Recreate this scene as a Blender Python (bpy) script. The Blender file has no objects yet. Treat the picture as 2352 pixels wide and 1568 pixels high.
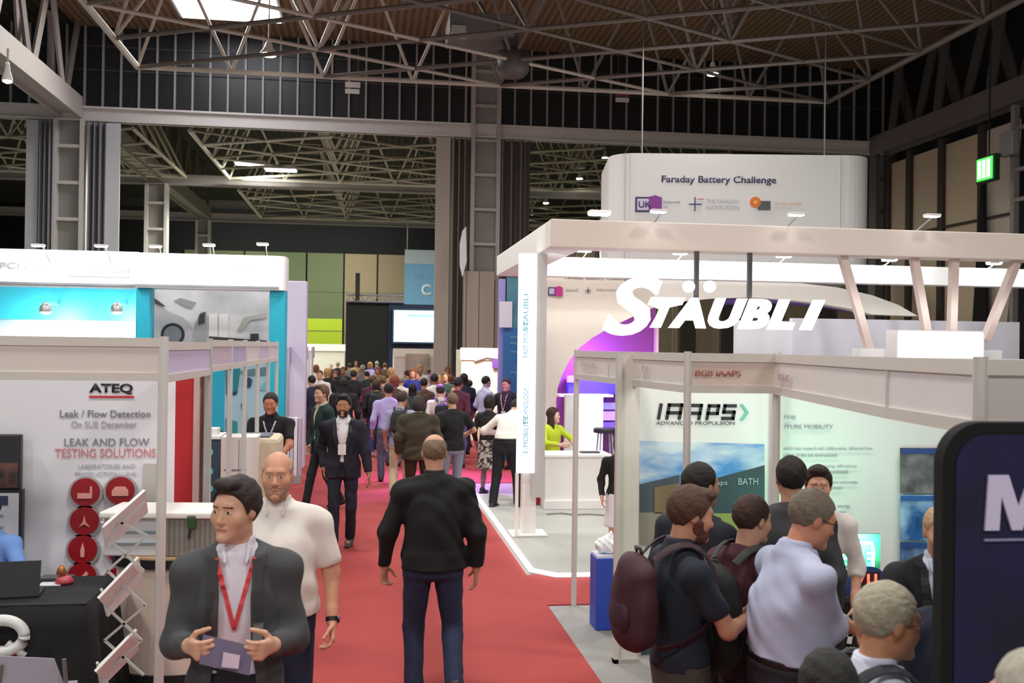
import bpy, bmesh, math, random
import numpy as np
from mathutils import Vector, Matrix

random.seed(7)
C = bpy.context.scene.collection
SC = bpy.context.scene

# ------------------------------------------------------------------ camera
F_PX, CAM_H = 2300.0, 2.35
YAW, PITCH, ROLL = math.radians(8.24), math.radians(0.35), 0.013
_F = Vector((math.sin(YAW)*math.cos(PITCH), math.cos(YAW)*math.cos(PITCH), math.sin(PITCH)))
_R0 = Vector((math.cos(YAW), -math.sin(YAW), 0)); _U0 = _R0.cross(_F)
_R = _R0*math.cos(ROLL) + _U0*math.sin(ROLL)
_U = _U0*math.cos(ROLL) - _R0*math.sin(ROLL)
CAM = Vector((0, 0, CAM_H))
cd = bpy.data.cameras.new('camera'); cam = bpy.data.objects.new('camera', cd); C.objects.link(cam)
cd.sensor_fit = 'HORIZONTAL'; cd.sensor_width = 36.0; cd.lens = 36.0*F_PX/2352.0
cd.clip_start = 0.1; cd.clip_end = 300
_m = Matrix((( _R.x, _U.x, -_F.x), (_R.y, _U.y, -_F.y), (_R.z, _U.z, -_F.z))).to_4x4()
_m.translation = CAM
cam.matrix_world = _m
SC.camera = cam

def ray(u, v): return _F + _R*((u-1176)/F_PX) - _U*((v-784)/F_PX)
def PY(u, v, y): d = ray(u, v); return CAM + d*(y/d.y)          # point seen at (u,v) on the wall Y = y
def PZ(u, v, z): d = ray(u, v); return CAM + d*((z-CAM_H)/d.z)  # ... at height z
def PX(u, v, x): d = ray(u, v); return CAM + d*(x/d.x)

# ------------------------------------------------------------------ world, exposure, hall lamps, added end-wall fill
SC.view_settings.view_transform = 'Standard'
SC.view_settings.look = 'None'
SC.view_settings.gamma = 1.0
SC.view_settings.use_curve_mapping = False
SC.view_settings.exposure = 0.38
w = bpy.data.worlds.new('world'); SC.world = w; w.use_nodes = True
w.node_tree.nodes['Background'].inputs[0].default_value = (1.0, 0.96, 0.93, 1)
w.node_tree.nodes['Background'].inputs[1].default_value = 0.48

cd.dof.use_dof = True; cd.dof.focus_distance = 9.0; cd.dof.aperture_fstop = 4.0

def area(name, loc, size, power, color=(1, 1, 1), target=None, sy=None, spread=None):
    l = bpy.data.lights.new(name, 'AREA'); l.energy = power; l.color = color
    l.shape = 'RECTANGLE'; l.size = size; l.size_y = sy or size
    if spread: l.spread = math.radians(spread)
    o = bpy.data.objects.new(name, l); C.objects.link(o); o.location = loc
    if target is not None:
        o.rotation_euler = (Vector(target)-Vector(loc)).to_track_quat('-Z', 'Y').to_euler()
    return o
for ix, x in enumerate((-7, 0, 7)):
    for iy, y in enumerate((-3, 5, 13, 21)):
        area('high_bay_light', (x, y, 9.3), 1.2, 245, (1.0, 0.97, 0.92))
for x in (-6, 4):
    for y in (37, 50, 64):
        area('rear_hall_light', (x, y, 8.2), 1.2, 600, (0.93, 1.0, 0.80))
for x in (-9, -1):
    area('end_wall_fill', (x, 69, 9.0), 2.5, 500, (1, 1, .9), target=(x, 75.8, 4.5))  # added fill without a fixture, brightens the cladding of the end wall
# ------------------------------------------------------------------ helpers
def lin(c):
    return tuple(((x/12.92) if x <= 0.04045 else ((x+0.055)/1.055)**2.4) for x in c)
def hexc(h):
    h = h.lstrip('#'); return lin(tuple(int(h[i:i+2], 16)/255 for i in (0, 2, 4)))
_mats = {}
def M(h, rough=0.6, metal=0.0, emit=0.0, var=0.04, scale=6.0, bump=0.0, coat=0.0, alpha=1.0, name=None):
    key = (h, rough, metal, emit, var, scale, bump, alpha, name)
    if key in _mats: return _mats[key]
    m = bpy.data.materials.new(name or ('paint_'+h.strip('#'))); m.use_nodes = True
    nt = m.node_tree; b = nt.nodes['Principled BSDF']
    c = hexc(h) + (1,)
    b.inputs['Roughness'].default_value = rough; b.inputs['Metallic'].default_value = metal
    tc = nt.nodes.new('ShaderNodeTexCoord'); nz = nt.nodes.new('ShaderNodeTexNoise')
    nz.inputs['Scale'].default_value = scale; nz.inputs['Detail'].default_value = 4
    nt.links.new(tc.outputs['Object'], nz.inputs['Vector'])
    if emit > 0:
        b.inputs['Base Color'].default_value = c
        b.inputs['Emission Color'].default_value = c; b.inputs['Emission Strength'].default_value = emit
    else:
        mx = nt.nodes.new('ShaderNodeMix'); mx.data_type = 'RGBA'
        mx.inputs[6].default_value = tuple(max(0, x*(1-var)) for x in c[:3])+(1,)
        mx.inputs[7].default_value = tuple(min(1, x*(1+var)) for x in c[:3])+(1,)
        nt.links.new(nz.outputs['Fac'], mx.inputs[0]); nt.links.new(mx.outputs[2], b.inputs['Base Color'])
    if bump:
        bp = nt.nodes.new('ShaderNodeBump'); bp.inputs['Strength'].default_value = bump; bp.inputs['Distance'].default_value = 0.01
        nt.links.new(nz.outputs['Fac'], bp.inputs['Height']); nt.links.new(bp.outputs['Normal'], b.inputs['Normal'])
    if alpha < 1: b.inputs['Alpha'].default_value = alpha
    _mats[key] = m; return m
def MW(h1, h2, kind='wave', scale=5.0, rough=0.8, dist=2.0, detail=3, rot=(0, 0, 0), sc=(1, 1, 1), lo=0.35, hi=0.65, bump=0):
    """two-colour procedural pattern"""
    m = bpy.data.materials.new('pattern_'+kind); m.use_nodes = True; nt = m.node_tree; b = nt.nodes['Principled BSDF']
    b.inputs['Roughness'].default_value = rough
    tc = nt.nodes.new('ShaderNodeTexCoord'); mp = nt.nodes.new('ShaderNodeMapping')
    mp.inputs['Rotation'].default_value = rot; mp.inputs['Scale'].default_value = sc
    nt.links.new(tc.outputs['Object'], mp.inputs['Vector'])
    if kind == 'wave':
        t = nt.nodes.new('ShaderNodeTexWave'); t.inputs['Distortion'].default_value = dist; t.inputs['Detail'].default_value = detail; out = t.outputs['Fac']
    elif kind == 'voronoi':
        t = nt.nodes.new('ShaderNodeTexVoronoi'); out = t.outputs['Distance']
    else:
        t = nt.nodes.new('ShaderNodeTexNoise'); t.inputs['Detail'].default_value = detail; out = t.outputs['Fac']
    t.inputs['Scale'].default_value = scale
    nt.links.new(mp.outputs['Vector'], t.inputs['Vector'])
    cr = nt.nodes.new('ShaderNodeValToRGB'); cr.color_ramp.elements[0].position = lo; cr.color_ramp.elements[1].position = hi
    cr.color_ramp.elements[0].color = hexc(h1)+(1,); cr.color_ramp.elements[1].color = hexc(h2)+(1,)
    nt.links.new(out, cr.inputs['Fac']); nt.links.new(cr.outputs['Color'], b.inputs['Base Color'])
    if bump:
        bp = nt.nodes.new('ShaderNodeBump'); bp.inputs['Strength'].default_value = bump; bp.inputs['Distance'].default_value = 0.01
        nt.links.new(out, bp.inputs['Height']); nt.links.new(bp.outputs['Normal'], b.inputs['Normal'])
    return m

def tag(o, label=None, cat=None, group=None, kind=None):
    if label: o['label'] = label
    if cat: o['category'] = cat
    if group: o['group'] = group
    if kind: o['kind'] = kind
    return o
def thing(name, label, cat, loc=(0, 0, 0), rz=0.0, group=None):
    o = bpy.data.objects.new(name, None); C.objects.link(o); o.location = loc; o.rotation_euler = (0, 0, rz)
    o.empty_display_size = 0.1
    return tag(o, label, cat, group)
def link(name, me, parent=None, loc=None):
    o = bpy.data.objects.new(name, me); C.objects.link(o)
    if parent is not None: o.parent = parent
    if loc is not None: o.location = loc
    return o
class MB:
    """collects shapes, builds ONE mesh"""
    def __init__(s): s.v = []; s.f = []; s.m = []
    def add(s, vs, fs, mi=0):
        n = len(s.v); s.v += [tuple(v) for v in vs]; s.f += [tuple(i+n for i in f) for f in fs]; s.m += [mi]*len(fs); return s
    def box(s, x0, y0, z0, x1, y1, z1, mi=0):
        if x0 > x1: x0, x1 = x1, x0
        if y0 > y1: y0, y1 = y1, y0
        if z0 > z1: z0, z1 = z1, z0
        vs = [(x0,y0,z0),(x1,y0,z0),(x1,y1,z0),(x0,y1,z0),(x0,y0,z1),(x1,y0,z1),(x1,y1,z1),(x0,y1,z1)]
        return s.add(vs, [(0,3,2,1),(4,5,6,7),(0,1,5,4),(1,2,6,5),(2,3,7,6),(3,0,4,7)], mi)
    def tube(s, pts, r, n=8, mi=0, r2=None, closed=False):
        pts = [Vector(p) for p in pts]; rings = []
        for i, p in enumerate(pts):
            d = (pts[min(i+1, len(pts)-1)] - pts[max(i-1, 0)]).normalized()
            a = Vector((0, 0, 1)) if abs(d.z) < 0.9 else Vector((1, 0, 0))
            e1 = d.cross(a).normalized(); e2 = d.cross(e1)
            rr = r if r2 is None else r+(r2-r)*i/(len(pts)-1)
            rings.append([p+(e1*math.cos(t)+e2*math.sin(t))*rr for t in [2*math.pi*k/n for k in range(n)]])
        vs = [v for q in rings for v in q]; fs = []
        for i in range(len(rings)-1):
            for k in range(n):
                fs.append((i*n+k, i*n+(k+1) % n, (i+1)*n+(k+1) % n, (i+1)*n+k))
        fs.append(tuple(range(n))[::-1]); fs.append(tuple(range(len(vs)-n, len(vs))))
        return s.add(vs, fs, mi)
    def bar(s, a, b, w, h, mi=0):
        a, b = Vector(a), Vector(b); d = (b-a).normalized()
        up = Vector((0, 0, 1)) if abs(d.z) < 0.95 else Vector((0, 1, 0))
        e1 = d.cross(up).normalized()*w/2; e2 = e1.normalized().cross(d)*h/2
        vs = [a-e1-e2, a+e1-e2, a+e1+e2, a-e1+e2, b-e1-e2, b+e1-e2, b+e1+e2, b-e1+e2]
        return s.add(vs, [(0,3,2,1),(4,5,6,7),(0,1,5,4),(1,2,6,5),(2,3,7,6),(3,0,4,7)], mi)
    def prism(s, poly, axis, a, b, mi=0):
        """polygon (2-D pts) extruded along axis 'x','y','z' between a and b"""
        def mk(p, t):
            return (t, p[0], p[1]) if axis == 'x' else ((p[0], t, p[1]) if axis == 'y' else (p[0], p[1], t))
        n = len(poly); vs = [mk(p, a) for p in poly] + [mk(p, b) for p in poly]
        fs = [tuple(range(n)), tuple(range(2*n-1, n-1, -1))] + [(i, i+n, (i+1) % n+n, (i+1) % n) for i in range(n)]
        return s.add(vs, fs, mi)
    def lathe(s, prof, c=(0, 0, 0), n=24, mi=0):
        vs = []; fs = []
        for (r, z) in prof:
            for k in range(n):
                t = 2*math.pi*k/n; vs.append((c[0]+r*math.cos(t), c[1]+r*math.sin(t), c[2]+z))
        for i in range(len(prof)-1):
            for k in range(n): fs.append((i*n+k, i*n+(k+1) % n, (i+1)*n+(k+1) % n, (i+1)*n+k))
        fs.append(tuple(range(n))[::-1]); fs.append(tuple(range(len(vs)-n, len(vs))))
        return s.add(vs, fs, mi)
    def disc(s, c, r, axis='y', t=0.01, n=32, mi=0, sx=1.0):
        pts = [(c[0]+r*sx*math.cos(2*math.pi*k/n), c[2]+r*math.sin(2*math.pi*k/n)) for k in range(n)] if axis == 'y' else \
              [(c[1]+r*sx*math.cos(2*math.pi*k/n), c[2]+r*math.sin(2*math.pi*k/n)) for k in range(n)]
        q = c[1] if axis == 'y' else c[0]
        return s.prism(pts, axis, q-t/2, q+t/2, mi)
    def build(s, name, mats, parent=None, smooth=False, bevel=0.0, loc=None):
        me = bpy.data.meshes.new(name); me.from_pydata(s.v, [], s.f)
        if not isinstance(mats, (list, tuple)): mats = [mats]
        for m in mats: me.materials.append(m)
        me.polygons.foreach_set('material_index', s.m)
        bm = bmesh.new(); bm.from_mesh(me); bmesh.ops.recalc_face_normals(bm, faces=bm.faces[:]); bm.to_mesh(me); bm.free()
        if smooth: me.polygons.foreach_set('use_smooth', [True]*len(me.polygons))
        me.update(); o = link(name, me, parent, loc)
        if bevel:
            b = o.modifiers.new('bevel', 'BEVEL'); b.width = bevel; b.segments = 2; b.limit_method = 'ANGLE'
        return o
def rrect(x0, z0, x1, z1, r, n=6, corners=(1, 1, 1, 1)):
    """rounded rectangle; corners: bl, br, tr, tl"""
    out = []
    for (cx, cz, a0, on) in ((x0+r, z0+r, 180, corners[0]), (x1-r, z0+r, 270, corners[1]), (x1-r, z1-r, 0, corners[2]), (x0+r, z1-r, 90, corners[3])):
        if on: out += [(cx+r*math.cos(math.radians(a0+90*k/n)), cz+r*math.sin(math.radians(a0+90*k/n))) for k in range(n+1)]
        else: out.append((x0 if a0 in (180, 90) else x1, z0 if a0 in (180, 270) else z1))
    return out
def text(body, mat, parent, origin, right=(1, 0, 0), up=(0, 0, 1), height=0.1, width=None, depth=0.004, bold=0.0, shear=0.0, name='lettering', align='LEFT', spacing=1.0):
    """real extruded lettering; origin = lower-left corner of the text block (world/parent coords)"""
    cu = bpy.data.curves.new('t', 'FONT'); cu.body = body; cu.size = 1; cu.extrude = 0; cu.offset = bold; cu.shear = shear; cu.space_character = spacing
    cu.resolution_u = 4
    ob = bpy.data.objects.new('t', cu); C.objects.link(ob)
    me = bpy.data.meshes.new_from_object(ob, depsgraph=bpy.context.evaluated_depsgraph_get())
    bpy.data.objects.remove(ob); bpy.data.curves.remove(cu)
    n = len(me.vertices); co = np.empty(n*3, np.float32); me.vertices.foreach_get('co', co); co = co.reshape(-1, 3)
    mn, mx = co.min(0), co.max(0); k = height/(mx[1]-mn[1]); kx = k if width is None else width/(mx[0]-mn[0])
    r, u = Vector(right).normalized(), Vector(up).normalized(); nn = r.cross(u)
    x = (co[:, 0]-mn[0])*kx; y = (co[:, 1]-mn[1])*k
    if align == 'CENTER': x = x-x.max()/2
    out = np.outer(x, np.array(r)) + np.outer(y, np.array(u)) + np.array(Vector(origin)) + np.array(nn)*depth
    me.vertices.foreach_set('co', out.astype(np.float32).ravel())
    me.materials.clear(); me.materials.append(mat); me.update()
    o = link(name, me, parent)
    s = o.modifiers.new('thickness', 'SOLIDIFY'); s.thickness = depth; s.offset = -1
    return o
def copy_tree(o, parent=None):
    c = o.copy(); C.objects.link(c)
    if parent is not None: c.parent = parent
    for ch in list(o.children): copy_tree(ch, c)
    return c
# ------------------------------------------------------------------ figure modelling: smooth solids -> surface nets
V3 = lambda *a: np.array(a, np.float64)
def _n(v): v = np.asarray(v, float); return v/max(1e-9, np.linalg.norm(v))
def rot_xyz(pitch=0, yaw=0, roll=0):
    """forward +Y. pitch>0 bends forward/down, yaw>0 turns left, roll tips sideways"""
    cx, sx = math.cos(-pitch), math.sin(-pitch); cz, sz = math.cos(yaw), math.sin(yaw); cy, sy = math.cos(roll), math.sin(roll)
    Rx = np.array([[1,0,0],[0,cx,-sx],[0,sx,cx]]); Rz = np.array([[cz,-sz,0],[sz,cz,0],[0,0,1]]); Ry = np.array([[cy,0,sy],[0,1,0],[-sy,0,cy]])
    return Rz @ Rx @ Ry
class Vol:
    def __init__(s, lo, hi, res, zfine=None):
        s.x = np.arange(lo[0], hi[0]+res, res); s.y = np.arange(lo[1], hi[1]+res, res)
        if zfine is None: s.z = np.arange(lo[2], hi[2]+res, res)
        else:
            zs = [lo[2]]
            while zs[-1] < hi[2]:
                zs.append(zs[-1] + (res if zs[-1] > zfine else res*1.8))
            s.z = np.array(zs)
        s.res = res; s.f = np.full((len(s.x), len(s.y), len(s.z)), 0.2, np.float32)
    def _sub(s, lo, hi):
        i0 = [max(0, int(np.searchsorted(a, l))-1) for a, l in zip((s.x, s.y, s.z), lo)]
        i1 = [min(len(a), int(np.searchsorted(a, h))+1) for a, h in zip((s.x, s.y, s.z), hi)]
        if any(b <= a for a, b in zip(i0, i1)): return None, None
        sl = tuple(slice(a, b) for a, b in zip(i0, i1))
        return sl, (s.x[sl[0]][:, None, None], s.y[sl[1]][None, :, None], s.z[sl[2]][None, None, :])
    def _comb(s, sl, d, k, sub=False):
        f = s.f[sl]
        if sub: d = -d; h = np.clip(0.5-0.5*(f-d)/k, 0, 1) if k > 0 else None; r = np.maximum(f, d) if k <= 0 else f*(1-h)+d*h+k*h*(1-h)
        else: h = np.clip(0.5+0.5*(f-d)/k, 0, 1) if k > 0 else None; r = np.minimum(f, d) if k <= 0 else f*(1-h)+d*h-k*h*(1-h)
        s.f[sl] = r
    def cap(s, a, b, ra, rb=None, k=0.02, sub=False, grow=0.0):
        rb = ra if rb is None else rb; ra += grow; rb += grow
        a = np.asarray(a, float); b = np.asarray(b, float); m = max(ra, rb)+k+2*s.res
        sl, g = s._sub(np.minimum(a, b)-m, np.maximum(a, b)+m)
        if sl is None: return
        ab = b-a; L = max(1e-9, ab @ ab)
        px, py, pz = g[0]-a[0], g[1]-a[1], g[2]-a[2]
        t = np.clip((px*ab[0]+py*ab[1]+pz*ab[2])/L, 0, 1)
        d = np.sqrt((px-t*ab[0])**2+(py-t*ab[1])**2+(pz-t*ab[2])**2) - (ra+(rb-ra)*t)
        s._comb(sl, d.astype(np.float32), k, sub)
    def ell(s, c, r, R=None, k=0.02, sub=False, grow=0.0, clip=None):
        c = np.asarray(c, float); r = np.asarray(r, float)+grow; m = r.max()+k+2*s.res
        sl, g = s._sub(c-m, c+m)
        if sl is None: return
        px, py, pz = g[0]-c[0], g[1]-c[1], g[2]-c[2]
        if R is not None: # columns of R = local axes
            lx = px*R[0,0]+py*R[1,0]+pz*R[2,0]; ly = px*R[0,1]+py*R[1,1]+pz*R[2,1]; lz = px*R[0,2]+py*R[1,2]+pz*R[2,2]
        else: lx, ly, lz = px, py, pz
        q = np.sqrt((lx/r[0])**2+(ly/r[1])**2+(lz/r[2])**2); d = (q-1)*r.min()
        if clip is not None: d = np.maximum(d, clip(lx, ly, lz))
        s._comb(sl, np.broadcast_to(d, s.f[sl].shape).astype(np.float32), k, sub)
    def loft(s, a, b, A, B, R, k=0.03, grow=0.0, c=0.03, fn=None):
        """elliptic segment from a to b; A=(wa,wb) half widths, B=(da,db) half depths; R orientation (cols right,fwd,up)"""
        a = np.asarray(a, float); b = np.asarray(b, float); m = max(A+B)+grow+k+2*s.res
        sl, g = s._sub(np.minimum(a, b)-m, np.maximum(a, b)+m)
        if sl is None: return
        ab = b-a; L = ab @ ab; ln = math.sqrt(L); u = ab/ln
        px, py, pz = g[0]-a[0], g[1]-a[1], g[2]-a[2]
        al = px*u[0]+py*u[1]+pz*u[2]; t = np.clip(al/ln, 0, 1); ov = al-t*ln
        qx, qy, qz = px-t*ab[0]-ov*u[0], py-t*ab[1]-ov*u[1], pz-t*ab[2]-ov*u[2]
        lx = qx*R[0,0]+qy*R[1,0]+qz*R[2,0]; ly = qx*R[0,1]+qy*R[1,1]+qz*R[2,1]
        wa = A[0]+(A[1]-A[0])*t+grow; wb = B[0]+(B[1]-B[0])*t+grow
        q = np.sqrt((lx/wa)**2+(ly/wb)**2+(ov/(c+grow))**2); d = (q-1)*np.minimum(wa, wb)
        s._comb(sl, d.astype(np.float32), k)
    def coords(s): return s.x[:, None, None], s.y[None, :, None], s.z[None, None, :]
    def mesh(s):
        f = s.f.copy(); f[0] = f[-1] = 0.2; f[:, 0] = f[:, -1] = 0.2; f[:, :, 0] = f[:, :, -1] = 0.2
        ins = f < 0; nx, ny, nz = f.shape
        cnt = np.zeros((nx-1, ny-1, nz-1), np.uint8)
        for i in (0, 1):
            for j in (0, 1):
                for k in (0, 1): cnt += ins[i:nx-1+i, j:ny-1+j, k:nz-1+k]
        act = (cnt > 0) & (cnt < 8); idx = np.argwhere(act)
        if len(idx) == 0: return None
        ID = np.full(act.shape, -1, np.int32); ID[act] = np.arange(len(idx))
        I, J, K = idx.T
        acc = np.zeros((len(idx), 3)); num = np.zeros(len(idx))
        ax = (s.x, s.y, s.z)
        for axis in range(3):
            o1, o2 = [a for a in range(3) if a != axis]
            for p in (0, 1):
                for q in (0, 1):
                    o = [0, 0, 0]; o[o1] = p; o[o2] = q; e = list(o); e[axis] = 1
                    a = f[I+o[0], J+o[1], K+o[2]]; b = f[I+e[0], J+e[1], K+e[2]]
                    m = (a < 0) != (b < 0); t = np.where(m, a/np.where(m, a-b, 1), 0)
                    base = [ax[0][I+o[0]], ax[1][J+o[1]], ax[2][K+o[2]]]
                    ii = (I, J, K)[axis]; step = ax[axis][np.minimum(ii+1, len(ax[axis])-1)]-ax[axis][ii]
                    base[axis] = base[axis]+t*step
                    for d in range(3): acc[:, d] += np.where(m, base[d], 0)
                    num += m
        v = acc/num[:, None]
        quads = []
        for axis in range(3):
            sa = [slice(None)]*3; sb = [slice(None)]*3; sa[axis] = slice(0, -1); sb[axis] = slice(1, None)
            A_, B_ = ins[tuple(sa)], ins[tuple(sb)]; ed = np.argwhere(A_ != B_)
            flip = A_[tuple(ed.T)]
            o1, o2 = (axis+1) % 3, (axis+2) % 3
            ok = (ed[:, o1] > 0) & (ed[:, o2] > 0); ed = ed[ok]; flip = flip[ok]
            e = []
            for (p, q) in ((1, 1), (0, 1), (0, 0), (1, 0)):
                c = ed.copy(); c[:, o1] -= p; c[:, o2] -= q; e.append(ID[c[:, 0], c[:, 1], c[:, 2]])
            Q = np.stack(e, 1); Q[~flip] = Q[~flip][:, ::-1]; quads.append(Q)
        return v, np.concatenate(quads)
    def obj(s, name, mats, parent=None, matfn=None):
        r = s.mesh()
        if r is None: return None
        v, q = r; me = bpy.data.meshes.new(name); me.vertices.add(len(v)); me.loops.add(q.size); me.polygons.add(len(q))
        me.vertices.foreach_set('co', v.astype(np.float32).ravel()); me.loops.foreach_set('vertex_index', q.astype(np.int32).ravel())
        me.polygons.foreach_set('loop_start', np.arange(0, q.size, 4, dtype=np.int32))
        me.polygons.foreach_set('use_smooth', np.ones(len(q), bool))
        if not isinstance(mats, (list, tuple)): mats = [mats]
        for m in mats: me.materials.append(m)
        if matfn is not None:
            me.polygons.foreach_set('material_index', matfn(v[q].mean(1)).astype(np.int32))
        me.update(calc_edges=True); me.validate()
        return link(name, me, parent)

def ik(a, c, l1, l2, hint):
    a = np.asarray(a, float); c = np.asarray(c, float); d = c-a; L = np.linalg.norm(d)
    if L > (l1+l2)*0.999: c = a+d*((l1+l2)*0.999/L); d = c-a; L = np.linalg.norm(d)
    x = (l1*l1-l2*l2+L*L)/(2*L); h = math.sqrt(max(0, l1*l1-x*x)); u = d/L
    hv = np.asarray(hint, float); hv = hv-u*(hv @ u); hv = _n(hv)
    return a+u*x+hv*h, c

def wr(x, y, z, amp, f=1.0, seed=0.0):
    """soft cloth folds"""
    a = np.sin(5*f*z+11*f*x+6*np.sin(4*f*x+seed)+5*y+seed)*np.sin(9*f*x-7*f*z+3*np.sin(7*f*z+seed)+8*f*y)
    b = np.sin(17*f*z+13*f*x*np.sin(3*z+seed)+7*np.sin(5*f*x+2*seed)+9*np.sin(6*f*y+seed+3*z))*np.sin(4.3*z+7*x+seed)*0.7
    return amp*(a+b)

SKIN = '#c99a80'
def person(name='person', label='', group=None, pos=(0, 0), face=0.0, h=1.76, w=1.0, fat=0.0, res=0.012, seed=0,
           lean=0.0, twist=0.0, head=(0, 0, 0), feet=None, foot_yaw=(0.1, -0.1), arms=None, hands=None,
           skin=SKIN, hair=None, beard=None, top=None, under=None, legs=None, shoes='#1c1a1a', seat=None, glasses=None,
           lanyard=None, tie=None, z0=0.0, hipdrop=0.0, straps=None, watch=False, belt=False, hem_shirt=True):
    """face = heading of the figure in degrees, 0 = away from the camera along the aisle (+Y), 90 = to the left.
       coordinates below are in a 1.76 m figure: +Y forward, +X its right hand side"""
    S = h/1.76; rnd = random.Random(seed+len(label))
    shx = 0.185*w
    P = V3(0, 0, 0.93-hipdrop)                                      # hips
    Rt = rot_xyz(lean, twist)
    T = lambda p: P + Rt @ (np.asarray(p, float)-V3(0, 0, 0.93))
    neck = T((0, -0.012, 1.47)); Rh = rot_xyz(head[1], head[0], head[2])
    hc = T((0, 0.014, 1.513)) + Rh @ V3(0, 0.014, 0.112)
    H = lambda *p: hc + Rh @ V3(*p)
    sh = {'R': T((shx, -0.005, 1.378)), 'L': T((-shx, -0.005, 1.378))}
    arms = arms or {}
    el = {}; wrp = {}
    for s_, sg in (('R', 1), ('L', -1)):
        a = arms.get(s_, None) or ((0.252*w*sg, 0.05, 0.88), (sg*0.35, -1, 0))
        tgt = np.asarray(a[0], float)
        if len(a) > 2 and a[2] == 'torso': tgt = T(tgt)
        el[s_], wrp[s_] = ik(sh[s_], tgt, 0.285, 0.255, a[1])
    hip = {'R': P+V3(0.088*w, 0, -0.03), 'L': P+V3(-0.088*w, 0, -0.03)}
    feet = feet or {'R': (0.10, 0.0, 0.0), 'L': (-0.10, 0.0, 0.0)}
    kn = {}; an = {}
    for i, s_ in enumerate('RL'):
        f_ = feet[s_]; heel = f_[2]
        kn[s_], an[s_] = ik(hip[s_], V3(f_[0], f_[1], 0.085+heel), 0.43, 0.40, (0.15 if s_ == 'R' else -0.15, 1, 0))
    fy = {s_: rot_xyz(0, foot_yaw[i]) for i, s_ in enumerate('RL')}
    allp = np.array([P, neck, hc, *sh.values(), *el.values(), *wrp.values(), *kn.values(), *an.values()])
    lo = allp.min(0)-V3(0.24, 0.30, 0.14); hi = allp.max(0)+V3(0.24, 0.30, 0.22)
    lo[2] = -0.02
    fine = res < 0.010
    hs = 1.04
    # ---- body
    tors = [(0.86, .150, .100), (0.95, .160+fat*.3, .108+fat*.5), (1.08, .138+fat*.5, .098+fat), (1.25, .155+fat*.3, .112+fat*.6), (1.355, .150, .103), (1.44, .078, .064)]
    def torso(v, grow, zmin=0.0, zmax=9, k=0.03, wf=w):
        zz = [q[0] for q in tors]; lo_, hi_ = T((0, 0, zz[0]))-V3(.35, .35, .15), T((0, 0, zz[-1]))+V3(.35, .35, .15)
        sl, g = v._sub(np.minimum(lo_, hi_), np.maximum(lo_, hi_))
        if sl is not None:
            px, py, pz = g[0]-P[0], g[1]-P[1], g[2]-P[2]
            lx = px*Rt[0,0]+py*Rt[1,0]+pz*Rt[2,0]; ly = px*Rt[0,1]+py*Rt[1,1]+pz*Rt[2,1]; lz = px*Rt[0,2]+py*Rt[1,2]+pz*Rt[2,2]+.93
            fz = np.linspace(zz[0], zz[-1], 40); sm = lambda col: np.convolve(np.pad(np.interp(fz, zz, [q[col] for q in tors]), 3, 'edge'), np.ones(7)/7, 'valid')
            A_ = np.interp(lz, fz, sm(1)*wf)+grow; B_ = np.interp(lz, fz, sm(2))+grow
            yo = fat*.35*np.exp(-((lz-1.05)/.14)**2); ov = lz-np.clip(lz, zz[0], zz[-1])
            q = np.sqrt((lx/A_)**2+((ly-yo)/B_)**2+(ov/(.03+max(grow, 0)))**2); d = (q-1)*np.minimum(A_, B_)
            v._comb(sl, d.astype(np.float32), k)
        for s_ in 'RL':
            if zmax > 1.4: v.cap(T((0, -0.008, 1.430)), sh[s_], .040, .046*min(1.1, w), k=0.05, grow=grow*.8)
    def arm(v, s_, grow, to=2.0, k=0.025, flare=0.0):
        g = (w-1)*.02+fat*.08
        if to >= 1: v.cap(sh[s_], el[s_], .048+g, .041+g*.7, k=k, grow=grow)
        else: v.cap(sh[s_], sh[s_]+(el[s_]-sh[s_])*to, .048+g, .045+g+flare, k=k, grow=grow)
        if to > 1:
            e = el[s_]+(wrp[s_]-el[s_])*(to-1)
            v.cap(el[s_], e, .042+g*.7, .040-(.014*(to-1))+flare, k=k, grow=grow)
    b = Vol(lo, hi, res, None)
    Y = V3
    b.cap(neck+Rt @ V3(0, 0, -0.04), H(0, -0.022, -0.045), .060, .054, k=.03)
    torso(b, -0.004)
    for s_, sg in (('R', 1), ('L', -1)):
        arm(b, s_, -0.002)
        b.cap(wrp[s_]-_n(wrp[s_]-el[s_])*0.06, wrp[s_], .028, .025, k=.02)
        b.cap(hip[s_], kn[s_], .080*w, .052, k=.03, grow=-.003); b.cap(kn[s_], kn[s_]+(an[s_]-kn[s_])*.45, .052, .052, k=.02, grow=-.003)
        b.cap(kn[s_]+(an[s_]-kn[s_])*.45, an[s_], .052, .034, k=.02, grow=-.003)
        b.cap(an[s_]+V3(0, -.02, -.045), an[s_]+fy[s_] @ V3(0, .13, -.055), .03, .024, k=.02)
    # head
    b.ell(H(0, -.016*hs, .030*hs), np.array((.074, .095, .086))*hs, Rh, k=.02)
    b.ell(H(0, .022, -.026), (.064, .066, .088), Rh, k=.03)
    b.ell(H(0, .036, -.078), (.048, .048, .038), Rh, k=.03)
    if fine or res < 0.016:
        b.cap(H(-.034, .078, .026), H(.034, .078, .026), .012, k=.02)
        for sg in (1, -1):
            b.ell(H(.031*sg, .100, .003), (.018, .014, .012), Rh, k=.014, sub=True)
            b.ell(H(.044*sg, .058, -.028), (.024, .026, .026), Rh, k=.03)
            b.ell(H(.077*sg, -.008, -.006), (.009, .019, .032), Rh, k=.008)
        b.cap(H(0, .084, .004), H(0, .105, -.030), .008, .011, k=.012)
        b.ell(H(0, .098, -.038), (.018, .012, .010), Rh, k=.010)
        b.ell(H(0, .087, -.104), (.022, .018, .016), Rh, k=.03)
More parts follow.
